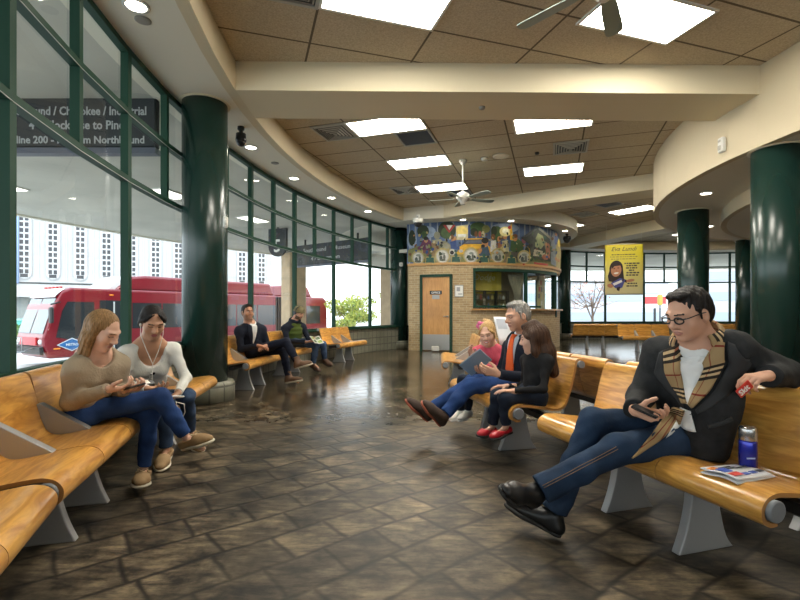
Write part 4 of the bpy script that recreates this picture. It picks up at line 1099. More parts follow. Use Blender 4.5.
# driver window, door, side glazing; each a panel proud of the side that faces the hall
def side_panel(name, pts, m_, y=-.012, par=None):
    q = MB(); q.prism(pts, lambda u, v_, w: (u, w, v_), y, .02); return q.build(name, m_, par or e)
side_panel('side_window', [(.42,1.15),(.62,2.15),(.80,2.52),(1.75,2.52),(1.75,1.15),(.9,1.05)], M_BGL)
side_panel('front_door', [(1.95,.55),(1.95,2.60),(3.05,2.60),(3.05,.55)], M_BGL)
m = MB(); m.box((2.5,-.02,1.55), (.05,.03,2.0)); m.tube([(2.2,-.03,1.0),(2.35,-.03,1.7)], .03, 6); m.build('door_rail', mat('rail_pale', (.6,.62,.62), .4), e)
x = 3.25
while x < 11.0:
    side_panel('side_window', [(x,1.42),(x,2.52),(x+1.28,2.52),(x+1.28,1.42)], M_BGL); x += 1.34
x = 12.4
while x < 14.4:
    side_panel('side_window', [(x,1.42),(x,2.52),(x+1.2,2.52),(x+1.2,1.42)], M_BGL); x += 1.3
m = MB(); m.box((7.2,-.015,.62), (7.8,.02,.28)); m.build('skirt', M_BBK, e)
for wx in (3.55, 9.4, 13.9):
    w_ = MB(); w_.lathe([(.30,-.02),(.50,-.02),(.50,.26),(.30,.26)], c=(wx,.28,.50), n=28, R=Matrix.Rotation(PI/2,3,'X')); wo = w_.build('wheel', M_BBK, e)
    w_ = MB(); w_.lathe([(.05,.0),(.29,.0),(.27,.04),(.08,.05)], c=(wx,.05,.50), n=20, R=Matrix.Rotation(PI/2,3,'X')); w_.build('hub', mat('rack_grey', (.30,.31,.32), .4, .5), wo)
    w_ = MB(); w_.lathe([(.30,-.02),(.50,-.02),(.50,.26),(.30,.26)], c=(wx,BWd-.02,.50), n=28, R=Matrix.Rotation(PI/2,3,'X')); w_.build('wheel', M_BBK, e)
# blue diamond emblem and amber lamps
m = MB()
def dia(cx, cz, a, b, y, mi): m.add([(cx-a,y,cz),(cx,y,cz-b),(cx+a,y,cz),(cx,y,cz+b)], [(0,1,2,3)], mi)
dia(.95,.86,.52,.26,-.03,1); dia(.95,.86,.46,.22,-.035,0)
put_text(m, 'METRO', .13, (.95,-.04,.815), (1,0,0), (0,0,1), align='CENTER', mi=1, bold=.004)
m.build('emblem', [mat('emblem_blue', (.02,.13,.35), .4), mat('emblem_pale', (.6,.65,.7), .5)], e)
m = MB(); m.rbox((.45,-.02,.72), (.22,.03,.06), .01); m.rbox((2.4,-.02,2.82), (.16,.03,.06), .01); m.build('amber_lamp', mat('lamp_amber', (.8,.25,.02), .3), e)
m = MB(); m.tube([(.55,-.02,2.5),(.1,-.45,2.4)], .03, 6); m.rbox((.1,-.45,2.0), (.12,.22,.6), .04); m.build('mirror', M_BBK, e)
# ------------------------------------------------------------------ tree and pale buildings past the far end
def tree(x, y, h, rad, label, seed, mats_, n=1500, size=.14, bare=False):
    r = random.Random(seed)
    e = empty('street_tree', (x, y, GZ), 0, label, 'tree')
    m = MB(); m.tube([(0,0,0),(.05,0,h*.35),(0,.05,h*.6)], [.12,.09,.05], 8)
    tips = []
    for i in range(14):
        t = r.uniform(0,2*PI); q = r.uniform(.3,.95)
        b = Vector((rad*q*math.cos(t), rad*q*math.sin(t), h*r.uniform(.45,.98))); tips.append(b)
        m.tube([(0,0,h*r.uniform(.25,.5)), b*.5+Vector((0,0,h*.2)), b], [.045,.03,.012], 5)
        if bare:
            for j in range(4):
                d = Vector((r.uniform(-1,1), r.uniform(-1,1), r.uniform(-.2,1)))*rad*.4
                m.tube([b*.7+Vector((0,0,h*.12)), b+d], [.02,.008], 4)
    m.build('trunk', mat('bark', (.16,.11,.08), .9), e)
    f = MB()
    for b in tips: leaf_blob(f, b, (rad*.42, rad*.42, h*.13), n//14, size, r)
    f.build('foliage', mats_, e)
lf = [mat('leaf_yellow', (.42,.44,.08), .7), mat('leaf_green', (.20,.28,.05), .7)]
c = W(350, 330, 31); tree(c.x, c.y, 3.0, 1.6, 'bushy yellow-green tree outside, left of the slim far column', 5, lf, 3400, .10)
c = W(396, 330, 34); tree(c.x, c.y, 3.6, 1.3, 'yellow-green tree outside, at right of the far left windows', 6, lf, 2400, .10)
c = W(592, 320, 37); tree(c.x, c.y, 5.6, 2.6, 'bare reddish tree outside the far windows left of the banner', 9, [mat('leaf_rust', (.40,.16,.10), .8), mat('leaf_pale', (.5,.35,.25), .8)], 420, .1, True)
def far_building(x, y, rz, w, d, h, label, c, rows, wc=(.32,.37,.44)):
    e = empty('far_building', (x, y, GZ), rz, label, 'building')
    m = MB(); m.box((0,d/2,h/2), (w,d,h)); m.build('wall', mat('far_%s' % c[0], c, .8), e)
    m = MB(); m.box((0,d/2,h+.15), (w+.6,d+.6,.3)); m.build('roof_edge', mat('far_roof', (.6,.6,.62), .8), e)
    for i in range(rows):
        m = MB(); m.box((0,-.03,1.6+i*(h-1)/rows), (w*.92,.1,(h-1)/rows*.42)); m.build('window_band', mat('far_band', wc, .3), e)
far_building(22, 70, -.12, 34, 10, 6.6, 'long pale low building far outside the windows, behind the banner', (.46,.48,.52), 2)
far_building(48, 64, -.5, 16, 10, 9.5, 'pale building far outside the right-hand far windows', (.45,.45,.47), 3)
far_building(3.0, 84, .2, 6.5, 6, 11.5, 'pale distant building seen above the yellow-green tree', (.48,.49,.52), 4, (.25,.30,.37))
# red sign and a lamp post outside the far windows
c = W(655, 301, 45); e = empty('roadside_sign', (c.x, c.y, GZ), 0, 'small red and white sign outside, below right of the banner', 'sign')
m = MB(); m.box((0,0,3.2), (2.4,.15,1.3)); pn = m.build('panel', mat('sign_white', (.75,.75,.75), .6), e); m = MB(); m.box((0,-.09,3.3), (2.0,.04,.7)); m.build('red_panel', mat('sign_red', (.6,.05,.05), .5), pn); m = MB(); m.box((0,.05,1.3), (.16,.16,2.6)); m.build('post', M_DARKMETAL, e)
c = W(660, 318, 40); e = empty('traffic_post', (c.x, c.y, GZ), 0, 'dark traffic signal post outside the far windows', 'post')
m = MB(); m.tube([(0,0,0),(0,0,3.4)], .06, 8); m.build('pole', M_DARKMETAL, e); m = MB(); m.rbox((0,0,3.2), (.35,.3,.9), .05); m.build('signal_head', mat('signal_yellow', (.4,.3,.05), .5), e)
# ------------------------------------------------------------------ light: overcast-bright sky, soft sun on the street
w = bpy.data.worlds.new('sky'); SC.world = w; w.use_nodes = True
N, L = w.node_tree.nodes, w.node_tree.links
bg = N['Background']; tc = N.new('ShaderNodeTexCoord'); sp = N.new('ShaderNodeSeparateXYZ'); L.new(tc.outputs['Generated'], sp.inputs[0])
rp = N.new('ShaderNodeValToRGB'); rp.color_ramp.elements[0].color = (.90,.95,1.0,1); rp.color_ramp.elements[1].color = (.72,.85,1,1); L.new(sp.outputs['Z'], rp.inputs['Fac'])
L.new(rp.outputs['Color'], bg.inputs['Color']); bg.inputs['Strength'].default_value = 2.1
sun = bpy.data.lights.new('sun', 'SUN'); sun.energy = .9; sun.angle = .3; sun.color = (1,.96,.9)
so = bpy.data.objects.new('sun', sun); COL.objects.link(so); so.rotation_euler = (math.radians(42), math.radians(18), 0)
SC.view_settings.view_transform = 'Standard'; SC.view_settings.look = 'None'; SC.view_settings.gamma = 1; SC.view_settings.exposure = 0.88; SC.view_settings.use_curve_mapping = False
SC.cycles.max_bounces = 8; SC.cycles.diffuse_bounces = 4; SC.cycles.glossy_bounces = 3; SC.cycles.transparent_max_bounces = 12; SC.cycles.caustics_reflective = False; SC.cycles.caustics_refractive = False; SC.cycles.sample_clamp_indirect = 6
SC.cycles.use_denoising = True
# ------------------------------------------------------------------ people: smooth implicit surfaces
from mathutils.bvhtree import BVHTree
def A3(v): return np.array([v[0], v[1], v[2]], dtype=np.float32)
class Field:
    def __init__(s): s.p = []
    def cap(s, a, b, ra, rb=None, k=.03, fr=None, sc=None, sub=False):
        s.p.append(('cap', A3(a), A3(b), ra, ra if rb is None else rb, k, fr, sc, sub)); return s
    def ell(s, c, rad, fr=None, k=.02, sub=False):
        s.p.append(('ell', A3(c), rad, fr, k, sub)); return s
    def cut(s, c, n, R):                       # remove the side n points to, within R of c
        s.p.append(('cut', A3(c), A3(Vector(n).normalized()), R)); return s
    def box(s, c, half, fr, rd=.01, k=.01, sub=False):
        s.p.append(('box', A3(c), half, fr, rd, k, sub)); return s
    def bounds(s):
        lo = np.full(3, 1e9); hi = -lo
        for q in s.p:
            if q[-1] is True or q[0] == 'cut': continue
            if q[0] == 'cap':
                r = max(q[3], q[4])*(max(q[7]) if q[7] else 1)+q[5]*.3
                for v in (q[1], q[2]): lo = np.minimum(lo, v-r); hi = np.maximum(hi, v+r)
            elif q[0] == 'ell':
                r = max(q[2])+.01; lo = np.minimum(lo, q[1]-r); hi = np.maximum(hi, q[1]+r)
            elif q[0] == 'box':
                r = sum(h*h for h in q[2])**.5+q[4]; lo = np.minimum(lo, q[1]-r); hi = np.maximum(hi, q[1]+r)
        return lo, hi
    def surf(s, h, disp=None):
        lo, hi = s.bounds(); lo = lo-2.5*h; hi = hi+2.5*h
        n = np.ceil((hi-lo)/h).astype(int)+1
        ax = [lo[i]+h*np.arange(n[i]) for i in range(3)]
        D = np.full(n, .2, dtype=np.float32)
        for q in s.p:
            if q[0] == 'cap':
                r = max(q[3], q[4])*(max(q[7]) if q[7] else 1); mn = np.minimum(q[1], q[2])-r; mx = np.maximum(q[1], q[2])+r; pad = max(q[5], .02)+2*h
            elif q[0] == 'ell': r = max(q[2]); mn = q[1]-r; mx = q[1]+r; pad = max(q[4], .02)+2*h
            elif q[0] == 'box': r = sum(v*v for v in q[2])**.5+q[4]; mn = q[1]-r; mx = q[1]+r; pad = max(q[5], .02)+2*h
            else: mn = q[1]-q[3]; mx = q[1]+q[3]; pad = 0
            i0 = np.clip(np.floor((mn-pad-lo)/h).astype(int), 0, n); i1 = np.clip(np.ceil((mx+pad-lo)/h).astype(int)+1, 0, n)
            if np.any(i1 <= i0): continue
            sl = tuple(slice(a, b) for a, b in zip(i0, i1))
            X, Y, Z = np.meshgrid(*[ax[i][sl[i]] for i in range(3)], indexing='ij')
            Q = np.stack([X, Y, Z], -1).astype(np.float32); cur = D[sl]
            if q[0] == 'cut':
                d = (Q-q[1])@q[2]; near = np.linalg.norm(Q-q[1], axis=-1) < q[3]
                D[sl] = np.where(near, np.maximum(cur, d), cur); continue
            if q[0] == 'cap':
                a, b = q[1], q[2]; ms = 1.0
                if q[6] is not None:
                    R = np.array(q[6], dtype=np.float32); S = np.array(q[7], dtype=np.float32); ms = float(S.min())
                    Q = ((Q-a)@R.T)/S; b = (R@(b-a))/S; a = np.zeros(3, np.float32)
                ba = b-a; L2 = float(ba@ba)+1e-9
                t = np.clip(((Q-a)@ba)/L2, 0, 1)
                d = (np.linalg.norm(Q-a-t[..., None]*ba, axis=-1) - (q[3]+(q[4]-q[3])*t))*ms
                k, sub = q[5], q[8]
            elif q[0] == 'ell':
                R = np.array(q[3], dtype=np.float32) if q[3] is not None else np.eye(3, dtype=np.float32)
                V = (Q-q[1])@R.T; S = np.array(q[2], dtype=np.float32)
                k0 = np.linalg.norm(V/S, axis=-1); k1 = np.linalg.norm(V/(S*S), axis=-1)+1e-6
                d = k0*(k0-1)/k1; k, sub = q[4], q[5]
            else:
                R = np.array(q[3], dtype=np.float32); V = np.abs((Q-q[1])@R.T)-np.array(q[2], dtype=np.float32)+q[4]
                d = np.linalg.norm(np.maximum(V, 0), axis=-1)+np.minimum(V.max(-1), 0)-q[4]; k, sub = q[5], q[6]
            if sub: d = -d; hh = np.maximum(k-np.abs(cur-d), 0)/k; D[sl] = np.maximum(cur, d)+hh*hh*k*.25
            else: hh = np.maximum(k-np.abs(cur-d), 0)/k; D[sl] = np.minimum(cur, d)-hh*hh*k*.25
        if disp is not None:
            X, Y, Z = np.meshgrid(*ax, indexing='ij'); D = D+disp(X, Y, Z).astype(np.float32)
        D[0] = D[-1] = .2; D[:,0] = D[:,-1] = .2; D[:,:,0] = D[:,:,-1] = .2
        return nets(D, lo, h)
def nets(D, lo, h):
    ins = D < 0
    c = [(i, j, k) for i in (0,1) for j in (0,1) for k in (0,1)]
    nx, ny, nz = [q-1 for q in D.shape]
    def sub(A, o): return A[o[0]:o[0]+nx, o[1]:o[1]+ny, o[2]:o[2]+nz]
    cnt = sum(sub(ins, o).astype(np.int8) for o in c)
    act = (cnt > 0) & (cnt < 8)
    idx = np.argwhere(act)
    if len(idx) == 0: return np.zeros((0,3)), np.zeros((0,4), int)
    vid = np.full(act.shape, -1, dtype=np.int64); vid[act] = np.arange(len(idx))
    val = {o: D[idx[:,0]+o[0], idx[:,1]+o[1], idx[:,2]+o[2]] for o in c}
    acc = np.zeros((len(idx), 3)); num = np.zeros(len(idx))
    for a in c:
        for ax in range(3):
            if a[ax]: continue
            b = list(a); b[ax] = 1; b = tuple(b)
            da, db = val[a], val[b]; x = (da < 0) != (db < 0)
            t = np.where(x, da/np.where(x, da-db, 1), 0)
            p = np.zeros((len(idx), 3)); p += np.array(a); p[:, ax] += t
            acc += p*x[:, None]; num += x
    V = (idx+acc/num[:, None])*h+lo
    F = []
    for ax in range(3):
        o = [i for i in range(3) if i != ax]
        s0 = [slice(0, n) for n in D.shape]; s1 = list(s0); s0[ax] = slice(0, D.shape[ax]-1); s1[ax] = slice(1, D.shape[ax])
        e = np.argwhere(ins[tuple(s0)] != ins[tuple(s1)])
        ok = (e[:, o[0]] > 0) & (e[:, o[1]] > 0) & (e[:, o[0]] < D.shape[o[0]]-1) & (e[:, o[1]] < D.shape[o[1]]-1); e = e[ok]
        q = []
        for (da, db) in ((-1,-1),(0,-1),(0,0),(-1,0)):
            g = e.copy(); g[:, o[0]] += da; g[:, o[1]] += db; q.append(vid[g[:,0], g[:,1], g[:,2]])
        F.append(np.stack(q, -1))
    F = np.concatenate(F); F = F[(F >= 0).all(-1)]
    return V, F
def frame_np(r, f, u): return np.array([[*r], [*f], [*u]], dtype=np.float32)   # rows: local axes
def field_mesh(mb, V, F, mi=0):
    o = len(mb.v); mb.v.extend(map(tuple, V.tolist())); F = (F+o).tolist()
    mb.f.extend(map(tuple, F)); 
    if isinstance(mi, int): mb.m.extend([mi]*len(F))
    else: mb.m.extend([int(q) for q in mi])
    mb.sm.extend([True]*len(F)); return mb
def U(v): return Vector(v).normalized()
# ---- cloth and skin materials
def cloth(name, c, rough=.85, b=(140,.35,.004), var=None): return mat(name, c, rough, bump=b, var=var, spec=.25)
def skin(name, c): return mat(name, c, .5, spec=.35, var=(14,.08))
def denim(name, c): return mat(name, c, .85, bump=(16,.35,.018), var=(7,.30), spec=.2)
def hairm(name, c): return mat(name, c, .5, bump=(1,.6,.008), var=(1,.45), stretch=(150,150,14), spec=.22)
# ---- hand
def hand(F_, w, d, n, thumb, s=1.0, curl=(.25,.3,.35,.4), mid=1.0, th=.5):
    """w wrist, d towards knuckles, n out of the palm, thumb = direction of the thumb side"""
    d = U(d); n = U(Vector(n)-d*Vector(n).dot(d)); t = U(Vector(thumb)-d*Vector(thumb).dot(d)-n*Vector(thumb).dot(n))
    off = (.030, .010, -.010, -.029); ln = (.092, .096, .090, .082); fl = ((.042,.026,.021),(.046,.029,.022),(.042,.027,.021),(.033,.021,.018))
    for i in range(4):
        k = w + t*off[i]*.55*s + d*.008*s; b = w + t*off[i]*s + d*ln[i]*s
        F_.cap(k, b, .0145*s, .0115*s, k=.014*s)
        p = b; ang = curl[i]*.7; r = .0098 if i < 3 else .0085
        for j in range(3):
            dd = d*math.cos(ang) + n*math.sin(ang); q = p + dd*fl[i][j]*s
            F_.cap(p, q, (r-.0009*j)*s, (r-.0009*(j+1))*s, k=.004*s); p = q; ang += curl[i]*mid
    b0 = w + t*.022*s + d*.022*s + n*.006*s
    b1 = b0 + U(t*.8+d*.75+n*th)*.040*s; b2 = b1 + U(t*.25+d*.95+n*th*.9)*.032*s; b3 = b2 + U(d*.95+n*th*1.3-t*.15)*.024*s
    F_.cap(b0, b1, .0165*s, .012*s, k=.014*s); F_.cap(b1, b2, .0115*s, .0102*s, k=.005*s); F_.cap(b2, b3, .0102*s, .0085*s, k=.005*s)
class Man: pass
def person(label, J, skin_c, hair_c, top_m, trouser_m, shoe_m, sole_m, *, sc=1.0, hs=1.0, face=(0,-1,0), up=(0,0,1), female=False,
           hair='short', top_r=1.0, loose=0.0, leg_r=1.0, res=.008, hres=.0035, hands=None, neckline=None, chest_skin=False,
           eyes='down', stubble=None, sleeve='long', bulk=1.0, shoe_kind='shoe', belly=0.0, smile=False, lipc=(.36,.11,.09), shoe_len=.27, hood=None, trouser_cut=.03, lip_open=0, skirt=None):
    j = {k: (W(*v) if isinstance(v, tuple) else Vector(v)) for k, v in J.items()}
    base = Vector((j['pel'].x, j['pel'].y, 0))
    root = empty('person', base, 0, label, 'person')
    S = Man(); S.root = root; S.base = base; S.j = j
    rt = U(j['rs']-j['ls']); up_t = U(j['neck']-j['pel']); fw = U(up_t.cross(rt)); up_t = U(rt.cross(fw))
    S.rt, S.fw, S.up = rt, fw, up_t
    hr = U(j['rh']-j['lh']) if 'rh' in j else rt
    hipw = .085*sc
    upp = U(j['neck']-j['pel'])
    pf = U(Vector((0,0,1)).cross(hr)) if abs(hr.z) < .9 else fw
    if 'rh' not in j:
        hv = U(Vector((rt.x, rt.y, 0))) if 'hipdir' not in j else j['hipdir']
        j['rh'] = j['pel']+hv*hipw; j['lh'] = j['pel']-hv*hipw
    FT = frame_np(rt, fw, up_t); flat = (1.0, .70, 1.0)
    mid = j['pel'].lerp(j['neck'], .45) - fw*.0; chest = j['pel'].lerp(j['neck'], .72)+fw*.01*sc
    f = U(face); r_ = U(f.cross(Vector(up))); u_ = U(r_.cross(f)); FH = frame_np(r_, f, u_); hc = j['head']; h = hs
    def hp(x, y, z): return hc + r_*x*h + f*y*h + u_*z*h
    S.hp = hp; S.f, S.r, S.u = f, r_, u_
    # --- body: fine head/neck/chest, fine hands, coarse hidden remainder, all in one mesh
    mb = MB(); fl = Field()
    fl.ell(hp(0,-.012,.030), (.074*h,.093*h,.088*h), FH, k=.02)
    fl.ell(hp(0,.022,-.020), (.064*h,.070*h,.080*h), FH, k=.03)
    jw = .052 if not female else .046
    fl.ell(hp(0,.036,-.066), (jw*h,.050*h,.045*h), FH, k=.03)
    fl.ell(hp(0,.072,-.100), ((.024 if not female else .019)*h,.020*h,.017*h), FH, k=.025)
    for s in (-1, 1):
        fl.cap(hp(s*.012,.088,.022), hp(s*.042,.074,.022), .011*h, .010*h, k=.02)
        fl.ell(hp(s*.043,.060,-.030), (.022*h,.020*h,.022*h), FH, k=.03)
        fl.ell(hp(s*.031,.098,.004), (.017*h,.014*h,.011*h), FH, k=.014, sub=True)
        fl.ell(hp(s*.031,.076,.004), (.0135*h,.0125*h,.0115*h), FH, k=.004)
        fl.ell(hp(s*.077,-.008,-.012), (.009*h,.020*h,.030*h), FH, k=.008)
        fl.ell(hp(s*.084,-.002,-.010), (.006*h,.011*h,.018*h), FH, k=.006, sub=True)
        fl.ell(hp(s*.012,.098,-.034), (.009*h,.010*h,.008*h), FH, k=.01)
    fl.cap(hp(0,.088,.014), hp(0,.112,-.026), .0085*h, .0125*h, k=.016)
    fl.ell(hp(0,.089,-.060), (.024*h,.011*h,.0065*h), FH, k=.008); fl.ell(hp(0,.086,-.071), (.020*h,.011*h,.0068*h), FH, k=.008)
    fl.ell(hp(0,.100,-.0655), (.021*h,.010*h,.0016*h), FH, k=.003, sub=True)
    nr = (.056 if not female else .046)*sc
    fl.cap(hp(0,-.022,-.055), j['neck']+up_t*.0, nr, nr*1.08, k=.04)
    sh = .05*sc
    for q in ('ls', 'rs'): fl.cap(j['neck']-up_t*.02*sc, j[q].lerp(j['neck'], .25)-up_t*.01, .045*sc, .042*sc, k=.05)
    fl.cap(j['neck']-up_t*.04*sc, chest-fw*.01, .105*sc, .125*sc, k=.06, fr=FT, sc=(1.1,.62,1))
    if female:
        for s in (-1, 1): fl.ell(chest+rt*s*.075*sc+fw*.055*sc-up_t*.035*sc, (.06*sc,.055*sc,.06*sc), FT, k=.05)
    V, Fc = fl.surf(hres)
    cen = V[Fc].mean(1); L = (cen-A3(hc))@FH.T/h; x, y, z = np.abs(L[:,0]), L[:,1], L[:,2]
    mi = np.zeros(len(Fc), int)
    mi[((L[:,0]/.024)**2+((z+.0655)/.0115)**2 < 1) & (y > .075)] = 1
    if smile: mi[((L[:,0]/.019)**2+((z+.0655)/.0042)**2 < 1) & (y > .07)] = 4
    mi[(np.abs(z-(.0245-.12*(x-.03)**2*8)) < (.0030 if female else .0036)) & (x > .012) & (x < .050) & (y > .05)] = 2
    ez = z-.004; ex = x-.031
    if eyes == 'open':
        mi[((ex/.0145)**2+(ez/.0065)**2 < 1) & (y > .05)] = 4; mi[((ex/.0058)**2+(ez/.0060)**2 < 1) & (y > .05)] = 3
        mi[((ex/.0165)**2+((ez-.0068)/.0025)**2 < 1) & (y > .05)] = 3
    else: mi[(np.abs(ez+.0055-ex*ex*16) < .0024) & (np.abs(ex) < .0165) & (y > .05)] = 3
    if stubble is not None: mi[(mi == 0) & (z > -.125) & (y > .0) & ((z < -.080) | ((x > .030) & (z < -.050) & (y < .085)) | ((z > -.056) & (z < -.047) & (x < .026) & (y > .085)))] = 5
    field_mesh(mb, V, Fc, mi)
    hf = Field()
    for side in ('l', 'r'):
        w = j[side+'w']; e = j[side+'e']; d = U(w-e)
        hd = (hands or {}).get(side, {})
        hdir = U(hd.get('d', d)); 
        hf.cap(w-d*.11*sc, w, .030*sc, .024*sc, k=.02, fr=None)
        hand(hf, w, hdir, hd.get('n', (0,0,-1)), hd.get('t', fw), s=hd.get('s', sc*.98), curl=hd.get('c', (.3,.35,.4,.45)), th=hd.get('th', .5), mid=hd.get('mid', 1.0))
    V, Fc = hf.surf(min(hres, .0036)); field_mesh(mb, V, Fc, 0)
    bf = Field()
    bf.cap(j['pel'], mid, .10*sc, .095*sc, k=.05, fr=FT, sc=flat); bf.cap(mid, chest, .095*sc, .11*sc, k=.05, fr=FT, sc=flat); bf.cap(j['lh'], j['rh'], .075*sc, k=.05)
    for s in ('l', 'r'):
        bf.cap(j[s+'s'], j[s+'e'], .036*sc, .03*sc, k=.04); bf.cap(j[s+'e'], j[s+'w'], .03*sc, .022*sc, k=.03); bf.cap(j[s+'s'], chest, .03*sc, .05*sc, k=.05)
        bf.cap(j[s+'h'], j[s+'k'], .06*sc, .042*sc, k=.05); bf.cap(j[s+'k'], j[s+'a'], .04*sc, .026*sc, k=.03)
        bf.cap(j[s+'a'], j[s+'a'].lerp(j[s+'t'], .6), .024*sc, .018*sc, k=.02)
    V, Fc = bf.surf(.011); field_mesh(mb, V, Fc, 0)
    mats_ = [skin_c, mat('lips_%02d%02d' % (int(lipc[0]*99), int(lipc[1]*99)), lipc, .4), hair_c[1], mat('iris_dark', (.015,.01,.008), .3), mat('eye_white', (.72,.70,.66), .3), stubble or skin_c]
    S.body = mb.build('body', mats_, root, base)
    # --- top
    tf = Field(); b = bulk*sc
    tf.cap(j['pel']-up_t*(.02)*sc, mid, (.150+belly*.5)*b, (.146+belly)*b, k=.05, fr=FT, sc=(1,.74,1)) if not female else tf.cap(j['pel'], mid, .148*b, .122*b, k=.06, fr=FT, sc=(1,.76,1))
    tf.cap(mid, chest, (.146+belly)*b if not female else .118*b, (.155 if not female else .126)*b, k=.06, fr=FT, sc=(1,.72,1))
    if female:
        for s in (-1, 1): tf.ell(chest+rt*s*.072*sc+fw*.062*sc-up_t*.04*sc, (.064*b,.062*b,.064*b), FT, k=.05)
    ar = (.052 if not female else .043)*b*top_r
    for s in ('l', 'r'):
        tf.cap(chest+up_t*.02, j[s+'s'], .09*b, ar*1.12, k=.07, fr=FT, sc=(1,.78,1)); tf.cap(j['neck']-up_t*.01*sc, j[s+'s'], .052*b, ar*(.92 if not female else .70), k=.06)
        tf.cap(j[s+'s'], j[s+'e'], ar*1.08, ar*.92, k=.045)
        wq = j[s+'w']; dq = U(wq-j[s+'e']); cuff = wq-dq*.012*sc
        tf.cap(j[s+'e'], cuff+dq*.014*sc, ar*.92, ar*.72+.002, k=.03); tf.cut(cuff, dq, .10*sc)
    for pr in (skirt or []): tf.cap(*[W(*q) if isinstance(q, tuple) else q for q in pr[:2]], *pr[2:4], k=.05)
    if neckline:
        for (c0, rad) in neckline: tf.ell(j['neck']+rt*c0[0]*sc+fw*c0[1]*sc+up_t*c0[2]*sc, tuple(q*sc for q in rad), FT, k=.012, sub=True)
    else: tf.ell(j['neck']+fw*.01*sc+up_t*.07*sc, (.068*sc,.075*sc,.06*sc), FT, k=.012, sub=True)
    ph = random.uniform(0, 6)
    def folds(X, Y, Z): return .0028*np.sin(34*Z+18*X+ph)*np.sin(27*Y-21*X+9*Z) + .0016*np.sin(83*Z+40*X)*np.sin(61*X-33*Y)
    V, Fc = tf.surf(res, folds); m2 = MB(); field_mesh(m2, V, Fc)
    S.top = m2.build({'sweater':'sweater','cardigan':'cardigan'}.get(sleeve, 'jacket') , top_m, root, base); S.topV, S.topF = V, Fc
    # --- trousers
    pf_ = Field(); l = leg_r*sc
    pf_.cap(j['lh'], j['rh'], .105*sc, k=.05); pf_.cap(j['pel'], j['pel'].lerp(mid, .5), .125*sc, .12*sc, k=.05, fr=FT, sc=(1,.75,1))
    for s in ('l', 'r'):
        a, kx = j[s+'a'], j[s+'k']; da = U(a-kx); km = kx
        pf_.cap(j[s+'h'], kx, .088*l, .064*l, k=.05); pf_.cap(kx, kx.lerp(a, .45), .062*l, .058*l, k=.035); end = a-da*trouser_cut*sc
        pf_.cap(kx.lerp(a, .45), end+da*.015*sc, .058*l, (.050+loose)*l, k=.03); pf_.cut(end, da, .11*sc)
    def folds2(X, Y, Z): return .0030*np.sin(30*Z+22*X+ph)*np.sin(31*Y+17*X) + .0014*np.sin(90*Z-30*X+50*Y)
    V, Fc = pf_.surf(res, folds2); m3 = MB(); field_mesh(m3, V, Fc); S.trV, S.trF = V, Fc
    S.trousers = m3.build('trousers', trouser_m, root, base)
    # --- shoes
    for s in ('l', 'r'):
        a, t, kx = j[s+'a'], j[s+'t'], j[s+'k']; d = U(t-a); sh_up = U(kx-a); 
        if s+'u' in j: sh_up = U(j[s+'u'])
        d = U(d-sh_up*d.dot(sh_up)*.9); uu = U(sh_up-d*sh_up.dot(d)); q = d.cross(uu); Ln = shoe_len*sc
        sf = Field(); FS = frame_np(q, d, uu); z0 = -.072*sc
        heel = a-d*.035*sc+uu*(z0+.036*sc); ball = a+d*(Ln*.48)+uu*(z0+.030*sc); toe = a+d*(Ln*.70)+uu*(z0+.026*sc)
        if shoe_kind != 'flat': sf.cap(a-d*.012*sc-uu*(.0 if shoe_kind != 'boot' else -.03)*sc, heel, .040*sc, .040*sc, k=.03); sf.cap(a+uu*.005*sc, ball, .036*sc, .032*sc, k=.04, fr=FS, sc=(1.1,1,.9))
        sf.cap(heel, ball, .038*sc, .044*sc, k=.03, fr=FS, sc=(1,1,.85)); sf.cap(ball, toe, .044*sc, .036*sc, k=.03, fr=FS, sc=(1,1,.72))
        if shoe_kind == 'boot': sf.cap(a+uu*.10*sc, a, .050*sc, .044*sc, k=.03); sf.cut(a+uu*.10*sc, uu, .08*sc)
        elif shoe_kind == 'flat': sf.ell(a+d*.05*sc+uu*(z0+.075*sc), (.034*sc,.085*sc,.045*sc), FS, k=.01, sub=True)
        elif shoe_kind == 'loafer': sf.cut(a+uu*-.012*sc, uu, .08*sc)
        sf.cut(a+uu*(z0+.012*sc), -uu, .3*sc)
        V, Fc = sf.surf(.0045 if res < .009 else .006); ms = MB(); field_mesh(ms, V, Fc); so = ms.build('shoe', shoe_m, root, base)
        sl = Field(); zz = z0+.006*sc
        sl.cap(heel*1+uu*(zz-(z0+.036*sc)), ball+uu*(zz-(z0+.030*sc)), .042*sc, .047*sc, k=.02, fr=FS, sc=(1,1,.34)); sl.cap(ball+uu*(zz-(z0+.030*sc)), toe+uu*(zz-(z0+.026*sc)), .047*sc, .040*sc, k=.02, fr=FS, sc=(1,1,.34))
        V, Fc = sl.surf(.005); ms = MB(); field_mesh(ms, V, Fc); ms.build('sole', sole_m, so, base)
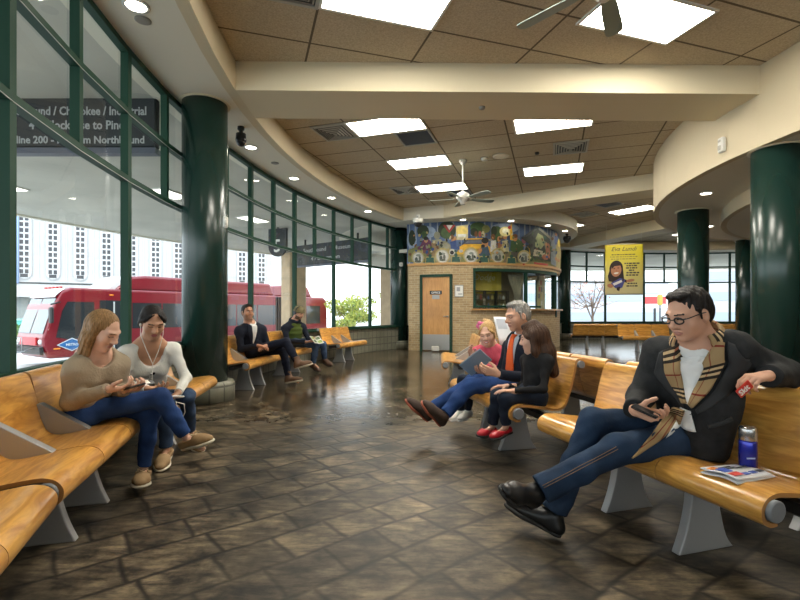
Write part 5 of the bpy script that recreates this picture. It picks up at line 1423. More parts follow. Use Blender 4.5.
    # --- hair
    if hair:
        hfld = Field(); lift = {'short': 1.0, 'cap': .98}.get(hair if isinstance(hair, str) else 'x', 1.0)
        g = 1.0
        hfld.ell(hp(0,-.020,.034), ((.080*h,.097*h,.089*h) if hair == 'short' else (.083*h,.098*h,.092*h)), FH, k=.02)
        if hair == 'short':
            hfld.ell(hp(0,-.05,-.01), (.074*h,.062*h,.080*h), FH, k=.03)
            hfld.ell(hp(0,.034,.100), (.054*h,.044*h,.021*h), FH, k=.025)
            hfld.ell(hp(0,.096,-.010), (.074*h,.076*h,.098*h), FH, k=.008, sub=True)
            hfld.ell(hp(0,.020,-.075), (.12*h,.075*h,.062*h), FH, k=.008, sub=True)
            hfld.cut(hp(0,0,-.075), -u_, .14*h)
            for s in (-1,1): hfld.cap(hp(s*.077,.022,.03), hp(s*.078,.018,-.018), .008*h, .005*h, k=.008)
            def hd_(X, Y, Z): return .0018*np.sin(150*X+40*Z)*np.sin(130*Y+60*Z)+.0012*np.sin(260*X-90*Y)
        else:
            hfld.ell(hp(0,.100,.0), (.070*h,.082*h,.104*h), FH, k=.012, sub=True)
            for pr in list(hair(hp, f, r_, u_, h, j))+[(hp(-.028,.118,.072), hp(.028,.118,.072), .040*h, .040*h, .014, True)]: hfld.cap(*pr[:4], k=.02 if len(pr) < 5 else pr[4], sub=(len(pr) > 5))
            hfld.ell(hp(0,.112,.0), (.064*h,.080*h,.100*h), FH, k=.008, sub=True)
            def hd_(X, Y, Z):
                Lx = (X-hc.x)*r_.x+(Y-hc.y)*r_.y+(Z-hc.z)*r_.z; Ly = (X-hc.x)*f.x+(Y-hc.y)*f.y+(Z-hc.z)*f.z
                az = np.arctan2(Ly, Lx); return .0014*np.sin(26*az+6*Z/h)+.0008*np.sin(47*az-20*Z/h)
        V, Fc = hfld.surf(hres*1.1, hd_); mh = MB(); field_mesh(mh, V, Fc); S.hair = mh.build('hair', hair_c[0], root, base)
    S.bvh = BVHTree.FromPolygons([tuple(v) for v in S.topV], [tuple(q) for q in S.topF.tolist()])
    nt = len(S.topV); S.abvh = BVHTree.FromPolygons([tuple(v) for v in S.topV]+[tuple(v) for v in S.trV], [tuple(q) for q in S.topF.tolist()]+[tuple(x+nt for x in q) for q in S.trF.tolist()])
    S.tbvh = BVHTree.FromPolygons([tuple(v) for v in S.trV], [tuple(q) for q in S.trF.tolist()])
    return S
def inner_shirt(S, m_, sc=1.0, res=.008):
    f_ = Field(); FT = frame_np(S.rt, S.fw, S.up); j = S.j; mid = j['pel'].lerp(j['neck'], .45); ch = j['pel'].lerp(j['neck'], .74)
    f_.cap(mid, ch, .135*sc, .142*sc, k=.05, fr=FT, sc=(1,.70,1)); f_.cap(ch, j['neck']-S.up*.012+S.fw*.012, .118*sc, .078*sc, k=.06, fr=FT, sc=(1,.86,1))
    f_.ell(j['neck']+S.up*.055*sc+S.fw*.03*sc, (.056*sc,.07*sc,.055*sc), FT, k=.01, sub=True)
    V, Fc = f_.surf(res); m = MB(); field_mesh(m, V, Fc); nt = len(S.topV); S.sbvh = BVHTree.FromPolygons([tuple(v) for v in S.topV]+[tuple(v) for v in V], [tuple(q) for q in S.topF.tolist()]+[tuple(x+nt for x in q) for q in Fc.tolist()])
    return m.build('inner_shirt', m_, S.root, S.base)
def drape(S, left, right, nv, nu, off, bvh=None, o=None, axes=None, depth=.5):
    """sheet between two outlines given in (right, up) metres from the neck base, laid onto the clothing below"""
    rt, up, fw = axes or (S.rt, S.up, S.fw); o = o or S.j['neck']; bvh = bvh or S.bvh
    def ev(pl, t):
        t *= len(pl)-1; i = min(int(t), len(pl)-2); q = t-i
        return pl[i][0]*(1-q)+pl[i+1][0]*q, pl[i][1]*(1-q)+pl[i+1][1]*q
    last = [None]
    def fn(u, v):
        a = ev(left, u); b = ev(right, u); x = a[0]*(1-v)+b[0]*v; y = a[1]*(1-v)+b[1]*v
        s0 = o + rt*x + up*y + fw*depth
        hit = bvh.ray_cast(s0, -fw, depth+.35)
        if hit[0] is None: p = (o+rt*x+up*y+fw*(last[0] if last[0] is not None else .05))
        else: p = hit[0]+fw*off; last[0] = (hit[0]-o).dot(fw)+off
        return p
    m = MB(); m.grid(fn, nv, nu); m.uv = [(v/nu, u/nv) for u in range(nv+1) for v in range(nu+1)]
    return m
def sheet(S, name, m, m_, parent=None, th=.004):
    o = m.build(name, m_, parent or S.root, S.base); md = o.modifiers.new('t', 'SOLIDIFY'); md.thickness = th; md.offset = 0; return o
# ------------------------------------------------------------------ the eight people
SK_A = skin('skin_fair', (.60,.33,.22)); SK_B = skin('skin_tan', (.50,.25,.15)); SK_C = skin('skin_pale', (.66,.40,.29)); SK_D = skin('skin_olive', (.47,.25,.15))
def hairset(n, c): return (hairm('hair_'+n, c), mat('brow_'+n, tuple(q*.8 for q in c), .6))
H_BLACK = hairset('black', (.012,.009,.008)); H_DBROWN = hairset('dark_brown', (.030,.016,.009)); H_BLONDE = hairset('dark_blonde', (.24,.135,.055)); H_GREY = hairset('grey', (.25,.24,.22)); H_FAIR = hairset('fair', (.48,.30,.12)); H_BROWN = hairset('brown', (.055,.026,.014))
D_NAVY = denim('denim_navy', (.018,.036,.072)); D_BLUE = denim('denim_blue', (.022,.055,.17)); D_MID = denim('denim_mid', (.045,.075,.14)); D_DARK = denim('denim_dark', (.012,.018,.032))
C_BLACKSHOE = mat('black_leather', (.010,.010,.011), .35); C_SOLE = mat('black_rubber', (.018,.018,.018), .7); C_TANSHOE = mat('tan_suede', (.30,.19,.09), .8, bump=(120,.4,.003)); C_SOLEW = mat('pale_sole', (.58,.53,.42), .7)
C_BRNSHOE = mat('brown_leather', (.085,.040,.022), .45); C_SOLER = mat('red_brown_sole', (.32,.08,.04), .7)
C_SHIRT = cloth('white_shirt', (.74,.74,.72), b=(30,.5,.012))
def scarf_material():
    m = bpy.data.materials.new('checked_wool'); N, L = nodes_of(m); b = N['Principled BSDF']; tc = N.new('ShaderNodeTexCoord'); sp = N.new('ShaderNodeSeparateXYZ'); L.new(tc.outputs['UV'], sp.inputs[0])
    def bands(out, period, ph, spec):
        f = N.new('ShaderNodeMath'); f.operation = 'MULTIPLY_ADD'; f.inputs[1].default_value = 1/period; f.inputs[2].default_value = ph; L.new(out, f.inputs[0])
        fr = N.new('ShaderNodeMath'); fr.operation = 'FRACT'; L.new(f.outputs[0], fr.inputs[0])
        r = N.new('ShaderNodeValToRGB'); r.color_ramp.interpolation = 'CONSTANT'; e = r.color_ramp.elements
        e[0].position = 0; e[0].color = (*spec[0][1], 1); e[1].position = spec[1][0]; e[1].color = (*spec[1][1], 1)
        for p, c in spec[2:]:
            q = e.new(p); q.color = (*c, 1)
        L.new(fr.outputs[0], r.inputs['Fac']); return r.outputs['Color']
    T = (1,1,1); K = (.045,.04,.035); Wc = (1.55,1.65,1.9); R = (.55,.08,.06)
    v = bands(sp.outputs['Y'], .52, .1, [(0,T),(.18,K),(.25,Wc),(.31,K),(.38,Wc),(.44,K),(.51,T),(.78,R),(.82,T)])
    u = bands(sp.outputs['X'], 1.0, .0, [(0,T),(.30,R),(.36,T)])
    base = N.new('ShaderNodeRGB'); base.outputs[0].default_value = (.34,.225,.105,1)
    x1 = N.new('ShaderNodeMix'); x1.data_type = 'RGBA'; x1.blend_type = 'MULTIPLY'; x1.inputs['Factor'].default_value = 1; L.new(base.outputs[0], x1.inputs['A']); L.new(v, x1.inputs['B'])
    x2 = N.new('ShaderNodeMix'); x2.data_type = 'RGBA'; x2.blend_type = 'MULTIPLY'; x2.inputs['Factor'].default_value = .75; L.new(x1.outputs['Result'], x2.inputs['A']); L.new(u, x2.inputs['B'])
    L.new(x2.outputs['Result'], b.inputs['Base Color']); b.inputs['Roughness'].default_value = .9
    return m
# 1 --- man with the checked scarf (right foreground)
rm = person('man in glasses, dark jacket and checked scarf, legs stretched out, holding a phone',
    dict(pel=Vector((1.50,2.40,.52)), neck=(699,346,2.25), head=(688.5,313,2.19), ls=(735,350,2.17), rs=(660,354,2.42), le=(787,374,2.22), lw=(768,376,2.04),
         re=(640,397,2.42), rw=(634,410,2.24), lh=Vector((1.49,2.31,.51)), rh=Vector((1.46,2.49,.51)),
         lk=(619,449,2.20), rk=(593,422,2.38), la=(535,493,2.20), ra=(552,516,2.34), lt=(506,493,2.10), rt=(503,512,2.42), lu=Vector((.75,-.25,.62)), ru=Vector((.45,0,.85))),
    SK_A, H_BLACK, cloth('charcoal_wool', (.020,.021,.022), var=(30,.25)), D_NAVY, C_BLACKSHOE, C_SOLE, hs=1.0, face=(-.93,-.30,-.36), up=(.05,.0,1), hair='short', res=.0065, hres=.0030,
    top_r=1.22, bulk=1.06, leg_r=1.08, loose=.012, eyes='down', skirt=[((712,400,2.2),(704,446,2.24),.125,.105),((725,372,2.2),(728,350,2.19),.07,.07)], neckline=[((0,.045,.02),(.075,.085,.085))], lipc=(.44,.20,.15), belly=.012,
    hands={'l': dict(d=(-.85,-.25,-.05), n=(-.25,.1,-.95), t=(-.1,.9,-.2), c=(.75,.8,.85,.9), th=.5, s=.95), 'r': dict(d=(.72,-.55,-.18), n=(-.45,-.35,.75), t=(.1,.4,.8), c=(.75,.8,.85,.9), th=.9)})
S = rm
inner_shirt(S, C_SHIRT)
shirt = drape(S, [(-.06,-.015),(-.085,-.07),(.025,-.205)], [(.06,-.015),(.090,-.07),(.045,-.205)], 24, 10, .012, bvh=S.sbvh); sheet(S, 'shirt', shirt, C_SHIRT)
hem = drape(S, [(.03,-.235),(.02,-.325)], [(.085,-.235),(.125,-.325)], 8, 8, .010, bvh=S.abvh); sheet(S, 'shirt_tail', hem, C_SHIRT)
M_SC = scarf_material()
sc = MB(); nk = S.j['neck']
def loop(u, v):
    t = (-.25+1.5*u)*PI; rr = .092; c = nk+S.up*.03
    return c + S.rt*math.cos(t)*-rr*1.05 + S.fw*math.sin(t)*-rr*.95*(1) + S.up*(-.035+.075*v+.035*max(0,math.sin(t)))+ (S.rt*math.cos(t)*-.02+S.fw*math.sin(t)*-.02)*math.sin(PI*v)
sc.grid(loop, 36, 8); sc.uv = [(v/8, u/36*1.2) for u in range(37) for v in range(9)]
so = sc.build('scarf', M_SC, S.root, S.base); md = so.modifiers.new('t','SOLIDIFY'); md.thickness = .012; md.offset = 0
st = drape(S, [(-.045,.045),(-.040,-.06),(.0,-.14),(.030,-.20)], [(-.125,.03),(-.118,-.05),(-.065,-.14),(.015,-.215)], 26, 8, .020); st.uv = [(u_, v_*.75+.32) for u_, v_ in st.uv]; sheet(S, 'scarf_end', st, M_SC, so, .014)
st = drape(S, [(.045,.045),(.055,-.06),(.055,-.14),(.042,-.20)], [(.125,.02),(.130,-.07),(.110,-.14),(.062,-.205)], 26, 8, .020); st.uv = [(u_, v_*.75+.05) for u_, v_ in st.uv]; sheet(S, 'scarf_end', st, M_SC, so, .014)
st = drape(S, [(.060,-.235),(.10,-.315)], [(.125,-.245),(.205,-.325)], 10, 8, .022, bvh=S.abvh); st.uv = [(u_, v_*.5) for u_, v_ in st.uv]; sheet(S, 'scarf_tail', st, M_SC, so, .010)
LAP = mat('charcoal_lapel', (.024,.025,.026), .8, bump=(140,.3,.003))
for q, p_ in (([(-.135,.03),(-.128,-.06),(-.075,-.15),(.008,-.225)], [(-.160,.015),(-.20,-.09),(-.125,-.175),(.0,-.245)]), ([(.135,.015),(.140,-.07),(.118,-.14),(.062,-.215)], [(.155,.005),(.195,-.09),(.155,-.16),(.070,-.235)])):
    l = drape(S, q, p_, 22, 5, .008); sheet(S, 'lapel', l, LAP, None, .006)
m = MB(); pb = S.bvh.ray_cast(nk+S.rt*.03-S.up*.25+S.fw*.4, -S.fw, .8)[0]
if pb: m.ball(pb+S.fw*.004, .008, 10); m.build('button', C_BLACKSHOE, S.root, S.base)
pk = drape(S, [(-.03,-.29),(-.03,-.31)], [(-.115,-.275),(-.115,-.295)], 4, 6, .006); sheet(S, 'pocket_flap', pk, LAP, None, .006)
stm = mat('stitch_tan', (.20,.13,.07), .8)
for a_, b_, s_, o_ in (('lk','la',.05,Vector((.1,-.8,.5))),):
    for dd in (0, .012):
        pts = []
        for i in range(15):
            t = s_+(1-s_)*i/14*.97; c_ = S.j[a_].lerp(S.j[b_], t); ax_ = U(S.j[b_]-S.j[a_]); of = U(o_-ax_*o_.dot(ax_)); of = U(of+U(ax_.cross(of))*dd*14)
            hit = S.tbvh.ray_cast(c_+of*.3, -of, .35)[0]
            if hit: pts.append(hit+of*.0008)
        if len(pts) > 3: m = MB(); m.tube(pts, .0016, 5); m.build('seam', stm, S.trousers, S.base)
# glasses
g = MB(); hp = S.hp
for s in (-1, 1):
    ring = [hp(s*.033+.0235*math.cos(t)*1.05, .106-.004*abs(math.cos(t)), .000+.0145*math.sin(t)*(1.0)) for t in [2*PI*i/20 for i in range(21)]]
    g.tube(ring, .0038, 6); g.tube([hp(s*.056,.104,.006), hp(s*.074,.085,.008), hp(s*.080,.02,.006), hp(s*.080,-.012,.000)], .0026, 6)
g.tube([hp(-.010,.107,.004), hp(0,.112,.006), hp(.010,.107,.004)], .0024, 6)
gl = g.build('glasses', M_BLACK, S.root, S.base)
for s in (-1, 1):
    m = MB(); ring = [hp(s*.033+.022*math.cos(t), .1055-.004*abs(math.cos(t)), .0135*math.sin(t)) for t in [2*PI*i/16 for i in range(16)]]; m.add(ring, [tuple(range(16))]); m.build('lens', M_GLASS, gl, S.base)
def flat_thing(name, c, d, w_dir, L_, Wd, T, mats_, label, cat, screen=None, screen_m=None, rim=.004, b=.006, both=False):
    d = U(d); n = U(d.cross(Vector(w_dir))); w_ = n.cross(d); R = Matrix((w_, d, n)).transposed(); c = Vector(c)
    e = empty(name, c, 0, label, cat)
    m = MB(); m.rbox((0,0,0), (Wd,L_,T), b, R); body = m.build('case', mats_, e)
    m = MB(); m.box(R@Vector((0,0,T/2+.0006)), (Wd-2*rim, L_-2*rim, .001), R); m.build('screen', screen_m, e); return e, R
SCR = mat('screen_dark', (.02,.025,.03), .1); SCRB = mat('screen_lit', (.35,.45,.55), .15, emit=((.6,.75,.9), .25))
flat_thing('phone', W(645.5,411,2.17), (-.62,.60,.30), (.6,.75,.1), .118, .062, .010, M_BLACK, 'black phone held in the lap of the scarf man', 'phone', None, SCR)
# 2 --- woman in taupe sweater
def hair_w1(hp, f, r, u, h, j):
    L = []
    for s in (-1, 1):
        L.append((hp(s*.070,-.01,.04), hp(s*.080,.004,-.06), .026*h, .022*h, .03)); L.append((hp(s*.080,.0,-.06), hp(s*.075,.03,-.15), .022*h, .017*h, .03)); L.append((hp(s*.072,-.03,-.05), hp(s*.082,-.005,-.19), .030*h, .016*h, .03))
    L.append((hp(0,-.065,.0), hp(0,-.075,-.12), .055*h, .040*h, .03)); return L
w1 = person('woman with dark blonde hair, taupe sweater and blue jeans, looking down at a phone',
    dict(pel=(90,410,2.95), neck=(95,351,2.84), head=(103,330,2.80), rs=(75,370,2.72), ls=(119,365,2.97), re=(70,402,2.72), rw=(110,389,2.70), le=(118,394,3.02), lw=(124,390,2.82),
         rh=(84,413,2.86), lh=(93,410,3.04), rk=(160,397,2.92), lk=(151,411,3.00), ra=(187,438,3.05), la=(143.5,470,3.03), rt=(214,456,3.00), lt=(140,487,2.86), ru=Vector((-.45,0,.9)), lu=Vector((0,.15,1))),
    SK_C, H_BLONDE, cloth('taupe_knit', (.33,.265,.185), b=(90,.5,.006)), D_BLUE, C_TANSHOE, C_SOLEW, sc=.93, hs=.95, face=(.90,-.08,-.52), up=(.35,-.1,1), female=True, hair=hair_w1, res=.0068, hres=.0034,
    top_r=1.15, bulk=1.06, leg_r=.90, neckline=[((0,.06,.02),(.085,.09,.11))], skirt=[((86,400,2.86),(80,420,2.86),.09,.075)], sleeve='sweater', shoe_kind='loafer', trouser_cut=.035, lipc=(.50,.20,.17), shoe_len=.25,
    hands={'r': dict(d=(.98,.02,.05), n=(.0,.25,.95), t=(.1,-.0,.9), c=(.75,.8,.85,.9), th=.4), 'l': dict(d=(.9,-.25,.1), n=(0,.1,.95), t=(.2,.9,.2), c=(.8,.85,.9,.95))})
flat_thing('phone', W(134.5,386.5,2.70), (.9,-.25,.25), (.25,.95,.1), .115, .06, .011, M_BLACK, 'dark phone in the hands of the taupe sweater woman', 'phone', None, SCR)
# laces of the boat shoes
for s in ('r', 'l'):
    a, t = w1.j[s+'a'], w1.j[s+'t']; uu = U(w1.j[s+'u']); d = U(t-a); d = U(d-uu*d.dot(uu)*.9); q = d.cross(uu); uu = U(uu-d*uu.dot(d))
    m = MB(); o = a+d*.075+uu*.004
    for i in range(3): m.tube([o+d*.02*i+q*.022-uu*(.006*i+.004), o+d*(.02*i+.006)+uu*(.006-.007*i), o+d*.02*i-q*.022-uu*(.006*i+.004)], .0035, 6)
    m.tube([o+q*.004+uu*.006, o+q*.03+uu*.018-d*.01, o+q*.028+uu*.004+d*.012], .003, 5); m.tube([o-q*.004+uu*.006, o-q*.03+uu*.018-d*.01, o-q*.028+uu*.004+d*.012], .003, 5)
    m.build('laces', mat('lace_tan', (.45,.34,.20), .8), w1.root, w1.base)
# 3 --- woman in white cardigan
def hair_w2(hp, f, r, u, h, j):
    L = [(hp(0,-.07,.0), hp(.0,-.10,-.09), .045*h, .032*h, .03), (hp(.0,-.10,-.09), hp(-.01,-.085,-.17), .032*h, .016*h, .03), ]
    for s in (-1, 1): L += [(hp(s*.02,.082,.088), hp(s*.074,.040,.032), .012*h, .014*h, .02), (hp(s*.070,.0,.03), hp(s*.066,-.05,-.04), .022*h, .022*h, .03)]
    return L
w2 = person('woman with tied-back dark hair and earphones in a white cardigan, holding a phone',
    dict(pel=(147,401,3.75), neck=(150,343,3.50), head=(152.5,322,3.44), rs=(126,353,3.40), ls=(173,350,3.62), re=(122,384,3.36), rw=(148,389,3.24), le=(186,378,3.62), lw=(178,393,3.36),
         rh=(141,402,3.66), lh=(152,400,3.84), rk=(166,400,3.40), lk=(187,396,3.62), ra=(166,450,3.46), la=(190,432,3.85), rt=(160,464,3.30), lt=(196,440,3.80)),
    SK_D, H_BLACK, cloth('white_rib', (.66,.66,.62), b=(80,.5,.006)), D_MID, C_TANSHOE, C_SOLEW, sc=.93, hs=.97, face=(.62,-.70,-.46), up=(.1,-.1,1), female=True, hair=hair_w2, res=.0075, hres=.0038,
    top_r=1.0, bulk=1.02, leg_r=.95, neckline=[((0,.085,-.01),(.098,.10,.15))], sleeve='cardigan', shoe_kind='loafer', lipc=(.42,.12,.12), shoe_len=.25, trouser_cut=.03,
    hands={'r': dict(d=(.9,-.3,0), n=(0,.2,.95), t=(.2,.9,.2), c=(.5,.5,.6,.6)), 'l': dict(d=(-.1,-.9,-.35), n=(-.6,.1,.75), t=(-.9,-.1,.2), c=(.5,.55,.6,.65))})
S = w2
tk = drape(S, [(-.055,-.135),(-.045,-.20)], [(.055,-.135),(.045,-.20)], 8, 8, .002); 
in_ = MB(); cq = S.j['pel'].lerp(S.j['neck'], .66)+S.fw*.075; in_.ball(cq, (.06,.05,.04), 18, R=Matrix((S.rt, S.fw, S.up)).transposed()); in_.build('camisole', cloth('black_lace', (.012,.012,.014)), S.root, S.base)
for i in range(5):
    hit = S.bvh.ray_cast(S.j['neck']+S.up*(-.19-.045*i)+S.fw*.5, -S.fw, .9)[0]
    if hit: m = MB(); m.ball(hit+S.fw*.003, .007, 8); m.build('button', mat('pearl_button', (.6,.58,.52), .3), S.root, S.base)
flat_thing('phone', W(174.5,397,3.28), (-.5,-.72,.12), (.8,-.4,.2), .118, .062, .011, M_WHITE, 'white phone with a cable held by the white cardigan woman', 'phone', None, SCRB)
m = MB(); ear = S.hp(.08,.01,-.015); earl = S.hp(-.08,.01,-.015); jn = S.j['neck']+S.fw*.13-S.up*.10
m.tube([ear, S.hp(.078,.03,-.09), S.j['neck']+S.rt*.045+S.fw*.10, jn, S.j['neck']+S.fw*.175-S.up*.24, W(160,392,3.28), W(172,399,3.27)], .0028, 6); m.tube([earl, S.hp(-.075,.04,-.09), S.j['neck']-S.rt*.035+S.fw*.10, jn], .0026, 6)
m.ball(ear, .010, 8); m.ball(earl, .010, 8)
o = m.build('earphones', M_WHITE); o2 = o; tag(o, 'thin white earphone cable hanging down to the white phone', 'earphones')
m = MB(); m.tube([W(176,402,3.26), W(184,404,3.25), W(185,412,3.27), W(180,424,3.30), W(178,412,3.28), W(176,401,3.27)], .003, 6); o = m.build('cable', M_WHITE); tag(o, 'looped white cable hanging below the white phone', 'cable')
e = empty('handbag', W(144,386,3.42), -.5, 'small black and white bag in the lap of the white cardigan woman', 'bag')
m = MB(); m.rbox((0,0,0), (.17,.09,.085), .02); m.build('body', M_BLACK, e); m = MB(); m.rbox((.02,-.02,.012), (.12,.07,.075), .02); m.build('flap', M_WHITE, e); m = MB(); m.tube([(-.07,0,.04),(-.04,-.02,.052),(.02,-.03,.055),(.07,0,.04)], .006, 6); m.build('strap', M_BLACK, e)
# 4 --- man in dark suit
sm = person('dark-haired man in navy suit and white shirt, legs crossed, hands clasped',
    dict(pel=(254,350,7.25), neck=(250,324,7.12), head=(247.5,312,7.05), rs=(239,331,6.95), ls=(262,330,7.28), re=(241,349,6.92), rw=(258,345.5,6.88), le=(268,346,7.25), lw=(266,345.5,6.98),
         rh=(252,351,7.15), lh=(257,351,7.35), rk=(286,342,7.05), lk=(283,350,7.25), ra=(298,363,7.0), la=(289,378,7.2), rt=(313,365,6.95), lt=(304,385,7.12), ru=Vector((-.3,0,.9))),
    SK_B, H_BLACK, cloth('navy_wool', (.008,.011,.022)), cloth('navy_trouser', (.008,.011,.024)), mat('tan_brown_boot', (.17,.09,.05), .5), C_SOLEW, face=(.66,-.72,.0), hair='short', lipc=(.40,.18,.14), res=.011, hres=.0055, eyes='open', stubble=skin('skin_stubble2', (.30,.16,.10)), shoe_kind='boot', neckline=[((0,.03,.05),(.07,.075,.09))],
    hands={'r': dict(d=(.9,-.1,-.1), n=(0,.1,-1), t=(0,.9,0), c=(.5,.5,.5,.5)), 'l': dict(d=(-.3,-.9,-.1), n=(0,0,-1), t=(-.8,0,0), c=(.5,.5,.5,.5))})
S = sm
inner_shirt(S, C_SHIRT, 1.0, .011)
sheet(S, 'shirt', drape(S, [(-.05,.0),(-.045,-.08),(-.008,-.28)], [(.05,.0),(.045,-.08),(.008,-.28)], 16, 6, .008, bvh=S.sbvh), C_SHIRT, None, .006)
for s in (-1, 1): sheet(S, 'lapel', drape(S, [(s*.045,.02),(s*.040,-.07),(s*.006,-.29)], [(s*.11,.0),(s*.115,-.10),(s*.03,-.32)], 14, 4, .014), cloth('navy_lapel', (.010,.013,.025)), None, .006)
# 5 --- man with cap and vest
cm = person('bearded man in olive knit cap and green vest, reading a leaflet',
    dict(pel=(292,341,9.0), neck=(294.5,322,8.9), head=(299,312.5,8.85), rs=(285,328,8.78), ls=(303,327,9.05), re=(287,341,8.70), rw=(306,342,8.68), le=(309,340,9.0), lw=(313,341,8.78),
         rh=(290,342,8.9), lh=(294,341.5,9.1), rk=(316,345,8.75), lk=(323,344.5,9.0), ra=(313,364,8.85), la=(325,360,9.1), rt=(322,370,8.7), lt=(332,365,8.95)),
    SK_A, H_BROWN, cloth('navy_sleeve', (.012,.016,.028)), D_MID, C_BRNSHOE, C_SOLE, face=(.75,-.45,-.42), hair=None, res=.012, hres=.006, stubble=mat('beard_brown', (.11,.055,.03), .8), shoe_kind='shoe',
    hands={'r': dict(d=(.9,-.2,.1), n=(0,.2,.9), t=(.2,.9,.2)), 'l': dict(d=(.2,-.9,.1), n=(-.6,0,.7), t=(.6,.3,.5))})
S = cm
vf = Field(); FT = frame_np(S.rt, S.fw, S.up); md_ = S.j['pel'].lerp(S.j['neck'], .45); ch = S.j['pel'].lerp(S.j['neck'], .74)
vf.cap(S.j['pel'].lerp(S.j['neck'], .12), md_, .172, .172, k=.05, fr=FT, sc=(1,.84,1)); vf.cap(md_, ch, .172, .165, k=.05, fr=FT, sc=(1,.78,1)); vf.cap(ch, S.j['neck']-S.up*.02, .13, .085, k=.05, fr=FT, sc=(1,.85,1)); vf.ell(S.j['neck']+S.up*.07+S.fw*.02, (.075,.08,.07), FT, k=.01, sub=True)
V, Fc = vf.surf(.010, lambda X, Y, Z: .004*np.sin(75*Z)); m = MB(); field_mesh(m, V, Fc); m.build('vest', cloth('olive_vest', (.07,.105,.022)), S.root, S.base)
m = MB(); m.tube([S.j['neck']+S.rt*.09*math.cos(t)+S.fw*.09*math.sin(t)+S.up*(.035+.01*math.sin(t*3)) for t in [2*PI*i/16 for i in range(17)]], .028, 8); m.build('collar', MATS['navy_sleeve'], S.root, S.base)
cf_ = Field(); FH = frame_np(S.r, S.f, S.u); cf_.ell(S.hp(0,-.012,.045), (.090,.108,.090), FH); cf_.ell(S.hp(0,.10,-.045), (.09,.075,.085), FH, k=.01, sub=True); cf_.cut(S.hp(0,0,.0), -S.u-S.f*.1, .16)
V, Fc = cf_.surf(.006); m = MB(); field_mesh(m, V, Fc); m.tube([S.hp(.088*math.cos(t), -.012+.104*math.sin(t), .022+.018*math.sin(t)) for t in [2*PI*i/20 for i in range(21)]], .014, 8); m.build('cap', cloth('olive_knit', (.17,.14,.07)), S.root, S.base)
m = MB(); m.tube([S.hp(-.095*math.cos(t), -.01, .03+.105*math.sin(t)) for t in [PI*i/12 for i in range(13)]], .009, 8)
for s in (-1,1): m.tube([S.hp(s*.085,-.01,-.012), S.hp(s*.112,-.01,-.012)], .034, 14)
o = m.build('headphones', M_BLACK); tag(o, 'black headphones worn over the olive knit cap', 'headphones')
def leaflet(name, c, rz, tilt, w_, h_, label, cat, cols, fold=.25):
    e = empty(name, c, rz, label, cat); R = Matrix.Rotation(tilt, 3, 'X')
    m = MB(); m.grid(lambda u, v: R@Vector(((u-.5)*w_, (v-.5)*h_, abs(u-.5)*fold*w_+.01*math.sin(u*6))), 12, 4); o = m.build('cover', mat(name+'_paper_'+str(int(w_*100)), cols[0], .5), e); md = o.modifiers.new('t','SOLIDIFY'); md.thickness = .004
    m = MB()
    for i, c_ in enumerate(cols[1:]):
        for (u0, u1, v0, v1) in (((.06,.44,.55,.92),(.56,.94,.1,.45)),((.06,.44,.1,.45),(.56,.94,.55,.92)))[i % 2]:
            m.grid(lambda u, v: R@Vector(((u0+(u1-u0)*u-.5)*w_, (v0+(v1-v0)*v-.5)*h_, abs(u0+(u1-u0)*u-.5)*fold*w_+.01*math.sin((u0+(u1-u0)*u)*6)+.004)), 6, 2, mi=i)
    if len(cols) > 1: m.build('print', [mat(name+'_print_%d' % i, c_, .5) for i, c_ in enumerate(cols[1:])], o)
    return e
leaflet('magazine', W(316,340.5,8.68), 1.0, .75, .25, .18, 'open green and white magazine in the hands of the man in the green vest', 'magazine', [(.68,.68,.62),(.22,.32,.06),(.05,.10,.03)])
# 6 --- grey-haired man
gm = person('grey-haired man in navy jacket and orange tie, legs stretched, showing a tablet',
    dict(pel=Vector((1.0,4.10,.52)), neck=(525,336,4.06), head=(517.5,315.5,4.0), ls=(540,350,3.92), rs=(510,347,4.28), le=(527,378,3.86), lw=(498,374,3.80), re=(501,372,4.34), rw=(487,373,4.08),
         lh=Vector((.99,4.02,.51)), rh=Vector((.96,4.2,.51)), lk=(470,386,3.94), rk=(473,382,4.18), la=(443,416,3.86), ra=(428,411,4.12), lt=(424,405,3.80), rt=(411,404,4.08), lu=Vector((.78,-.2,.45)), ru=Vector((.7,-.1,.6))),
    SK_A, H_GREY, cloth('navy_jacket', (.010,.014,.026)), D_BLUE, mat('dark_brown_suede', (.05,.028,.018), .75, bump=(90,.4,.003)), C_SOLER, hs=1.03, face=(-.90,-.30,-.22), hair='short', lipc=(.44,.20,.15), res=.009, hres=.0042, eyes='down', smile=False, neckline=[((0,.03,.05),(.072,.078,.09))], leg_r=1.03, shoe_kind='shoe',
    hands={'l': dict(d=(-.85,.15,.25), n=(-.1,.75,.3), t=(-.2,-.1,.95), c=(.5,.55,.6,.65), th=.6), 'r': dict(d=(-.5,-.55,.1), n=(-.2,-.3,.7), t=(-.6,.3,.4), c=(.4,.45,.5,.5))})
S = gm
inner_shirt(S, cloth('pale_blue_shirt', (.45,.52,.62)), 1.0, .010)
sheet(S, 'shirt', drape(S, [(-.055,.0),(-.055,-.06),(-.02,-.34)], [(.055,.0),(.055,-.06),(.02,-.34)], 16, 6, .008, bvh=S.sbvh), cloth('pale_blue_shirt', (.45,.52,.62)), None, .006)
sheet(S, 'tie', drape(S, [(-.028,.0),(-.022,-.04),(-.042,-.30),(0,-.37)], [(.028,.0),(.022,-.04),(.042,-.30),(0.002,-.37)], 18, 4, .018, bvh=S.sbvh), cloth('orange_tie', (.72,.12,.03)), None, .008)
for s in (-1, 1): sheet(S, 'collar', drape(S, [(s*.04,.06),(s*.055,-.02)], [(s*.10,.045),(s*.10,-.05)], 6, 4, .016), cloth('navy_collar', (.012,.017,.030)), None, .008)
